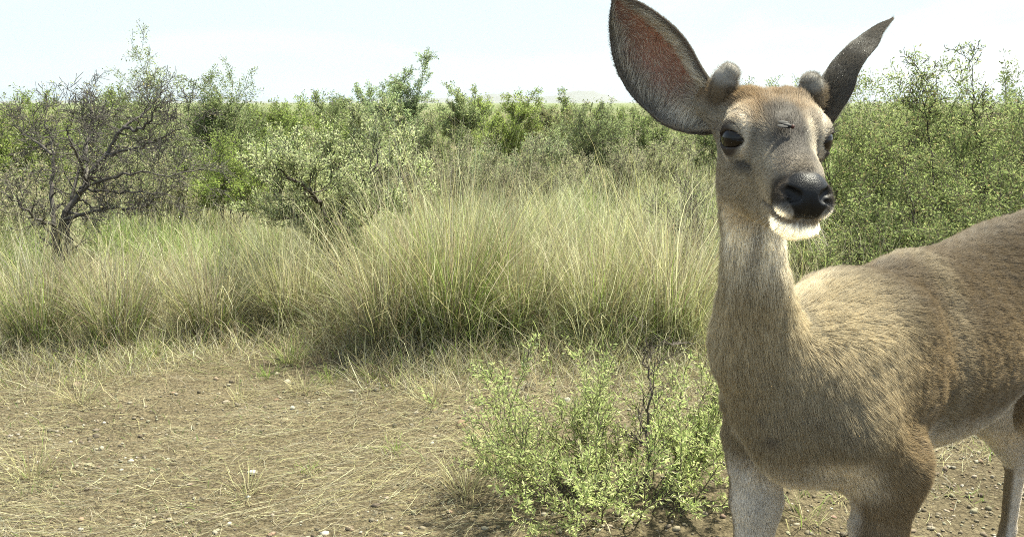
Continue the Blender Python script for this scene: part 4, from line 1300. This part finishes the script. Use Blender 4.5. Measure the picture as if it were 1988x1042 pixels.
def build_plants():
    # dark thorny shrub on the left, guided limbs
    W = Wood(random.Random(5)); D = 5.0
    b = gpt(112, D)
    P = lambda x, y, dd=0.0: at(x, y, D + dd)
    kw = dict(wander=.24, up=.0, kids=(4, 6), ratio=(.40, .72), ang=(.35, 1.1), leaf_from=3)
    limbs = [([b, P(110, 470), P(125, 420), P(165, 350, .1), P(205, 300, .2), P(240, 247, .17), P(285, 215, .3), P(325, 175, .3)], .024, .003, 18, .17),
             ([P(125, 425), P(180, 410, -.1), P(235, 402, -.2), P(272, 408, -.25), P(300, 385, -.3), P(345, 362, -.35)], .011, .003, 12, .13),
             ([P(150, 372), P(210, 345, -.2), P(270, 335, -.3), P(330, 340, -.35), P(395, 330, -.3)], .009, .002, 16, .16),
             ([P(155, 365), P(220, 375, -.1), P(285, 370, -.2), P(350, 385, -.25)], .009, .002, 15, .14),
             ([b, P(100, 440), P(98, 360, .15), P(108, 300, .2), P(98, 260, .3), P(85, 235, .3)], .017, .003, 16, .17),
             ([b, P(130, 450, .1), P(140, 380, .2), P(165, 300, .35), P(190, 240, .4), P(205, 215, .4)], .016, .003, 17, .17),
             ([P(165, 350), P(170, 280, .3), P(180, 235, .4), P(178, 215, .4)], .011, .003, 16, .17),
             ([P(240, 247, .17), P(268, 255, .1), P(292, 238, 0), P(305, 205, 0), P(335, 195, 0)], .010, .002, 14, .14),
             ([P(205, 300, .2), P(265, 290, .0), P(320, 265, -.1), P(370, 240, -.1)], .009, .002, 17, .17),
             ([P(108, 440), P(60, 420, -.2), P(15, 380, -.3), P(-30, 350, -.4)], .009, .002, 15, .17),
             ([P(100, 300, .2), P(50, 260, .3), P(10, 235, .4)], .009, .002, 15, .16),
             ([P(165, 350), P(150, 300, -.3), P(130, 255, -.5), P(140, 235, -.5)], .010, .002, 17, .17)]
    for pts, r0, r1, sub, sl in limbs: W.limb(pts, r0, r1, 3, sub=sub, sublen=sl, **kw)
    plant("thorny_shrub", tuple(b), "large dark-branched nearly leafless shrub leaning right at the left of the grass", "shrub", W, (.082, .074, .066),
          dict(per_m=12, size=.016, aspect=.42, pal=[SAGE, OLIVE, V(.36, .34, .16)], wts=[.5, .25, .25], spread=.02), minr=.0013)
    # sage shrub with a leaning dark trunk
    W = Wood(random.Random(9)); D = 4.9; b = gpt(655, D)
    P = lambda x, y, dd=0.0: at(x, y, D + dd)
    kw = dict(wander=.10, up=.13, kids=(4, 6), ratio=(.42, .75), ang=(.25, .7), leaf_from=2)
    limbs = [([b, P(640, 500), P(612, 450), P(585, 425), P(555, 400), P(530, 370)], .024, .004, 19, .17),
             ([b, P(648, 470), P(625, 400), P(590, 345), P(555, 300)], .018, .003, 21, .18),
             ([P(640, 480), P(650, 400, .2), P(655, 350, .3), P(660, 295, .3)], .016, .003, 21, .18),
             ([b, P(670, 460, -.1), P(700, 390, -.1), P(725, 330, 0), P(740, 285, 0)], .016, .003, 20, .18),
             ([P(625, 400), P(600, 370, -.3), P(560, 345, -.4), P(535, 320, -.4)], .012, .003, 18, .15),
             ([P(670, 460), P(720, 420, -.3), P(765, 370, -.4), P(800, 330, -.3)], .012, .003, 18, .17),
             ([P(650, 440), P(690, 350, .4), P(700, 300, .5), P(705, 255, .5)], .012, .003, 18, .15)]
    for pts, r0, r1, sub, sl in limbs: W.limb(pts, r0, r1, 3, sub=sub, sublen=sl, **kw)
    plant("sage_shrub", tuple(b), "pale grey-green shrub with a dark leaning trunk, left of the tall middle grass", "shrub", W, (.085, .074, .064),
          dict(per_m=150, size=.0175, aspect=.40, pal=[V(.47, .505, .29), V(.40, .445, .22), V(.31, .37, .14)], wts=[.5, .3, .2], spread=.008, tilt=.7), minr=.0011)

    # low leafy shrub in the foreground
    W = Wood(random.Random(21)); D = 2.38; b = gpt(1222, D)
    R = W.r
    for k in range(54):
        a = R.uniform(0, 6.283); rr = R.random() ** .5
        bb = b + V(math.cos(a) * rr * .20, math.sin(a) * rr * .12, -.01)
        tgt = Vector((math.cos(a) * .33 * rr, math.sin(a) * .22 * rr, R.uniform(.18, .36)))
        W.grow(bb, tgt, tgt.length * R.uniform(.7, 1.05), .0032, 0, 2, .16, .05, (3, 6), (.30, .55), (.3, .8), 6, leaf_from=0)
    plant("leafy_low_shrub", tuple(b), "low bright green shrub with small narrow leaves on the bare ground beside the deer", "shrub", W, (.12, .10, .075),
          dict(per_m=240, size=.0160, aspect=.27, pal=[V(.46, .51, .22), V(.34, .41, .15), V(.56, .58, .30)], wts=[.45, .4, .15], spread=.004, tilt=.75, cup=.08), minr=.0009)
    # its dead grey upright stem
    W = Wood(random.Random(3)); P = lambda x, y, dd=0.0: at(x, y, 2.45 + dd)
    W.limb([gpt(1255, 2.45), P(1262, 880), P(1258, 800), P(1262, 740), P(1256, 690), P(1258, 655)], .006, .0016, 3, sub=13, sublen=.09, wander=.2, up=.05, kids=(2, 4), ratio=(.4, .7), ang=(.4, 1.0), leaf_from=9)
    plant("dead_stem", tuple(gpt(1255, 2.45)), "bare grey dead stem standing up out of the low leafy shrub", "stem", W, (.10, .085, .07), None, minr=.0009)

    # right-hand thicket
    AC = [V(.24, .295, .11), OLIVE, V(.31, .35, .145), V(.26, .22, .11)]
    R4 = [.4, .3, .22, .08]
    bush(1835, 4.9, 160, 330, "acacia_shrub", "tall feathery acacia shrub with dark crooked stems behind the back of the deer", "shrub", 13, AC, R4, .021, 74, maxlev=3, seed=1, kids=(4, 6), wander=.22)
    bush(1660, 5.4, 200, 260, "acacia_shrub", "feathery green shrub right behind the small right-hand ear of the deer", "shrub", 10, AC, R4, .021, 70, maxlev=3, seed=2, kids=(4, 6), wander=.22)
    bush(1990, 5.6, 180, 300, "acacia_shrub", "dark green feathery shrub at the right edge of the photo", "shrub", 11, [OLIVE, DARKLEAF, V(.15, .18, .07)], [.55, .15, .30], .022, 74, maxlev=3, seed=3, kids=(4, 6), wander=.22)
    bush(1730, 4.5, 330, 300, "low_thicket_shrub", "lower green shrub between the muzzle and the back of the deer", "shrub", 14, AC, R4, .018, 76, maxlev=3, seed=4, kids=(4, 6))
    bush(1890, 4.2, 330, 260, "low_thicket_shrub", "low twiggy green shrub just above the rising back of the deer", "shrub", 13, AC, R4, .018, 76, maxlev=3, seed=5, kids=(4, 6))
    bush(1590, 4.9, 330, 180, "low_thicket_shrub", "low green shrub behind the nose of the deer", "shrub", 9, AC, R4, .018, 66, maxlev=3, seed=6, kids=(4, 6))
    bush(2150, 5.0, 190, 300, "acacia_shrub", "feathery shrub just past the right edge of the photo", "shrub", 9, AC, R4, .022, 60, maxlev=3, seed=7, kids=(4, 6))
    bush(1500, 9.5, 105, 170, "slender_shrub", "slender bright green shrub rising between the two antler buds", "shrub", 9, [LIME, OLIVE, V(.15, .19, .08)], [.4, .3, .3], .034, 40, maxlev=3, seed=8, kids=(4, 5))
    bush(1745, 5.8, 148, 260, "acacia_shrub", "full feathery green shrub between the ear and the dark crooked twig", "shrub", 13, AC, R4, .022, 74, maxlev=3, seed=31, kids=(4, 6), wander=.2)
    bush(1925, 6.2, 140, 280, "acacia_shrub", "full feathery shrub below the tallest leafy sprig", "shrub", 13, AC, R4, .023, 74, maxlev=3, seed=32, kids=(4, 6), wander=.2)
    bush(2420, 5.2, 210, 320, "acacia_shrub", "feathery shrub well outside the right edge, beside the rump of the deer", "shrub", 9, AC, R4, .024, 50, maxlev=3, seed=33, kids=(4, 5))
    # tall sprigs above the thicket
    for (px, top, lab) in ((1795, 118, "dark crooked twig with leaf tufts standing above the right-hand thicket"), (1890, 80, "tallest leafy sprig standing above the right-hand thicket")):
        W = Wood(random.Random(px)); P = lambda x, y, dd=0.0: at(x, y, 4.85 + dd)
        W.limb([gpt(px + 25, 4.85), P(px + 25, 400), P(px + 8, 260), P(px - 5, 200), P(px, top + 15)], .008, .0015, 3, sub=24, sublen=.13, wander=.25, up=.06, kids=(2, 4), ratio=(.4, .7), ang=(.5, 1.1), leaf_from=1)
        plant("acacia_sprig", tuple(gpt(px + 25, 4.85)), lab, "shrub", W, (.055, .045, .036), dict(per_m=60, size=.020, aspect=.34, pal=AC, wts=R4, spread=.012), minr=.0016)
    # bare twiggy shrub beside the cheek
    bush(1352, 5.2, 265, 120, "twiggy_shrub", "bare grey twiggy shrub left of the cheek of the deer", "shrub", 9, [OLIVE, SAGE], [.5, .5], .016, 6, wcol=(.10, .085, .07), maxlev=3, seed=9, kids=(4, 6), wander=.25)
    bush(1180, 5.0, 480, 90, "twiggy_shrub", "small dead branching twig among the pale grass left of the neck", "shrub", 2, [GREY], [1], .01, 0.5, wcol=(.11, .095, .08), maxlev=2, seed=10, wander=.3)

    # left and middle distance
    GB = [V(.36, .345, .22), V(.30, .285, .185), V(.30, .335, .16)]
    for k, (px, d, top, wdt, lab) in enumerate(((690, 7.6, 262, 150, "grey-olive bush at the right shoulder of the pale grey-green shrub"), (800, 8.2, 268, 150, "dry grey-brown bush behind the top of the tall middle grass"),
                                   (905, 8.8, 262, 170, "brownish twiggy bush behind pale grass stalks, straight ahead"), (1010, 8.0, 290, 130, "small grey twiggy bush low in the pale grass straight ahead"),
                                   (1080, 9.6, 250, 160, "dull olive bush in front of the rounded grey-green bush"), (1190, 9.4, 262, 150, "brown dry bush left of the lower rim of the big ear"),
                                   (1290, 10.5, 245, 150, "pale brown bush under the base of the big left-hand ear"), (640, 9.5, 235, 120, "olive bush above the middle of the pale grey-green shrub"),
                                   (330, 7.4, 300, 110, "grey dry bush behind the lower right branches of the dark shrub"), (20, 6.2, 300, 200, "dull bush low at the left edge below the bright green one"))):
        bush(px, d, top + (24 if px > 600 else 0), wdt, "dry_bush", lab, "shrub", 11, GB, [.4, .3, .3] if k % 2 else [.25, .2, .55], .030, 40, seed=40 + k, kids=(4, 6))
    CR = [BRIGHT, V(.19, .245, .075), LIME]
    MQ = [V(.22, .275, .115), V(.27, .315, .14), OLIVE]
    bush(30, 8.6, 165, 270, "creosote_bush", "bright green bush behind the dark shrub at the left edge", "shrub", 15, CR, [.5, .3, .2], .040, 46, seed=11, kids=(4, 6))
    bush(-170, 8.0, 170, 260, "creosote_bush", "bright green bush just past the left edge", "shrub", 12, CR, [.5, .3, .2], .040, 40, seed=12, kids=(4, 6))
    bush(440, 9.6, 152, 270, "mesquite_tree", "grey-green mesquite rising behind the top of the dark shrub", "tree", 16, [V(.17, .22, .095), OLIVE, SAGE], [.45, .35, .2], .040, 46, seed=13, kids=(4, 6))
    bush(345, 8.8, 150, 170, "mesquite_tree", "tall thin-crowned mesquite directly above the dark shrub", "tree", 9, [SAGE, OLIVE, MQ[1]], [.4, .35, .25], .034, 40, seed=14, kids=(4, 5))
    bush(560, 10.5, 182, 260, "creosote_bush", "bright green bush between the mesquite and the pale grey-green shrub", "shrub", 15, CR, [.45, .3, .25], .044, 46, seed=15, kids=(4, 6))
    bush(455, 7.6, 262, 110, "creosote_bush", "small vivid green bush in front of the grey-green mesquite", "shrub", 8, [BRIGHT, LIME], [.6, .4], .032, 50, seed=16, kids=(4, 6))
    bush(552, 13, 135, 70, "slender_sapling", "single slender sapling sticking up above the left bushes", "tree", 3, MQ, [.4, .4, .2], .045, 40, seed=17, maxlev=2)
    bush(655, 14, 190, 230, "mesquite_tree", "rounded pale mesquite left of the feathery skyline tree", "tree", 12, MQ, [.4, .4, .2], .055, 42, seed=18, kids=(4, 6))
    bush(770, 19, 145, 170, "skyline_tree", "feathery tree standing highest on the skyline left of the middle", "tree", 12, [V(.28, .36, .18), V(.34, .41, .20)], [.6, .4], .075, 34, seed=19, kids=(4, 6))
    bush(905, 18, 166, 130, "skyline_tree", "round-topped tree on the skyline near the middle of the photo", "tree", 11, [V(.31, .38, .17), V(.37, .42, .20)], [.6, .4], .07, 34, seed=20, kids=(4, 6))
    bush(975, 15, 196, 140, "pale_bush", "yellow-green bush right of the round-topped skyline tree", "shrub", 11, [LIME, V(.28, .34, .115)], [.5, .5], .055, 42, seed=21, kids=(4, 6))
    bush(720, 10, 236, 190, "pale_bush", "pale olive bush above the right end of the grey-green shrub", "shrub", 11, [SAGE, OLIVE, MQ[1]], [.4, .3, .3], .042, 42, seed=22, kids=(4, 6))
    bush(850, 12, 225, 200, "pale_bush", "grey-olive bush below the skyline trees above the tall grass", "shrub", 11, [V(.26, .285, .15), OLIVE], [.5, .5], .045, 40, seed=23, kids=(4, 6))
    bush(1130, 12.5, 212, 150, "rounded_bush", "rounded grey-green bush left of the big left-hand ear", "shrub", 14, [V(.26, .31, .155), V(.21, .25, .105)], [.5, .5], .045, 42, seed=24, kids=(4, 6))
    bush(1065, 17, 200, 130, "rounded_bush", "brownish flat-topped bush below the far blue hills", "shrub", 11, [V(.25, .24, .125), OLIVE], [.6, .4], .06, 36, seed=25, kids=(4, 6))
    bush(1000, 10, 250, 160, "pale_bush", "low pale green bush in the grass straight ahead", "shrub", 9, [V(.27, .335, .18), SAGE], [.5, .5], .040, 40, seed=26, kids=(4, 6))
    bush(1240, 15, 206, 150, "rounded_bush", "dull green bush half hidden by the lower rim of the big ear", "shrub", 11, [OLIVE, MQ[0]], [.6, .4], .055, 36, seed=27, kids=(4, 6))
    bush(1130, 21, 196, 110, "rounded_bush", "small bright bush on the skyline in front of the far hills", "shrub", 9, [LIME, MQ[0]], [.5, .5], .075, 30, seed=28, kids=(4, 6))
    bush(1400, 13, 205, 220, "rounded_bush", "dull green bush behind the face of the deer", "shrub", 11, MQ, [.4, .3, .3], .05, 36, seed=29, kids=(4, 6))
    bush(200, 12, 180, 260, "mesquite_tree", "dull green mesquite far behind the dark shrub", "tree", 12, MQ, [.3, .3, .4], .05, 40, seed=30, kids=(4, 6))

def build_far_scrub():
    """the far brush that reads as one mass"""
    m = 2600
    y = 24 + 330 * rng.random(m) ** 1.8; x = rng.uniform(-0.75, 0.75, m) * y
    h = rng.uniform(0.35, 0.95, m) * (1 + .45 * (rng.random(m) < .10)); w = h * rng.uniform(.7, 1.6, m)
    k = np.clip((420 * 28 / y), 40, 420).astype(int)
    ii = np.repeat(np.arange(m), k); n = len(ii)
    q = nrm(rng.normal(size=(n, 3))) * rng.random((n, 1)) ** .4
    q[:, 2] = np.abs(q[:, 2])
    p = np.stack([x[ii] + q[:, 0] * w[ii], y[ii] + q[:, 1] * w[ii], q[:, 2] * h[ii]], -1)
    p += np.stack([sn(p, 1.5, 101), sn(p, 1.5, 102), 0 * p[:, 0]], -1) * .15
    s = (h[ii] * 9 / np.sqrt(k[ii] * 6.0))[:, None] * rng.uniform(.35, .9, (n, 1)) * .28
    a = nrm(rng.normal(size=(n, 3)) + V(0, 0, .7)); b = nrm(np.cross(a, rng.normal(size=(n, 3))))
    vv = np.stack([p - a * s, p + b * s * .45, p + a * s, p - b * s * .45], 1).reshape(-1, 3)
    cb = pick([OLIVE, V(.20, .245, .105), V(.26, .28, .135), V(.28, .255, .14)], [.35, .3, .2, .15], m)
    me = raw_mesh("far_scrub", vv, [np.arange(n * 4).reshape(n, 4)]); set_col(me, np.repeat(cb[ii] * rng.uniform(.8, 1.2, (n, 1)), 4, 0))
    tag(link("far_scrub", me, leaf_m, smooth=False), kind="stuff")

def build_hills():
    n, mrow = 260, 14
    px = np.linspace(-2500, 4500, n)
    prof = 8 + 95 * np.clip(.5 + .8 * np.sin(px / 73) * np.sin(px / 190 + 1) + .35 * np.sin(px / 31 + 2), 0, 2) * np.exp(-((px - 1090) / 260) ** 2) \
         + 12 * np.clip(np.sin(px / 240 + .6) * .6 + .4 * np.sin(px / 57), 0, 1)
    y0 = 7000.0
    v = []
    for j in range(mrow):
        t = j / (mrow - 1)
        yy = y0 + 1400 * (t - .5)
        z = prof * math.sin(math.pi * t) ** 1.2 * (1 + .25 * np.sin(px / 19 + j * 2.1) * (0 < t < 1)) - 1
        v.append(np.stack([(px - 994) / 1700 * yy, np.full(n, yy), z], -1))
    v = np.concatenate(v); i = np.arange(n * mrow).reshape(mrow, n)
    f = np.stack([i[:-1, :-1], i[:-1, 1:], i[1:, 1:], i[1:, :-1]], -1).reshape(-1, 4)
    me = raw_mesh("hills", v, [f]); set_col(me, np.tile(V(.13, .12, .09), (len(v), 1)))
    tag(link("hills", me, mat_attr("hill_rock", .9)), kind="structure")

def build_haze():
    bm = bmesh.new(); bmesh.ops.create_cube(bm, size=1)
    me = bpy.data.meshes.new("haze"); bm.to_mesh(me); bm.free()
    m, n, l = mat_new("haze_air")
    out = n.new("ShaderNodeOutputMaterial"); pv = n.new("ShaderNodeVolumePrincipled")
    pv.inputs['Color'].default_value = (.74, .87, 1.0, 1); pv.inputs['Density'].default_value = 5.5e-5; pv.inputs['Anisotropy'].default_value = 0.2
    l.new(pv.outputs[0], out.inputs['Volume'])
    o = link("haze", me, m, smooth=False); o.scale = (24000, 17000, 240); o.location = (0, 3500, 118.0)
    tag(o, kind="stuff")

if "noveg" not in DEV:
    build_grass(); build_litter(); build_gravel(); build_plants(); build_far_scrub()
build_hills()
build_haze()
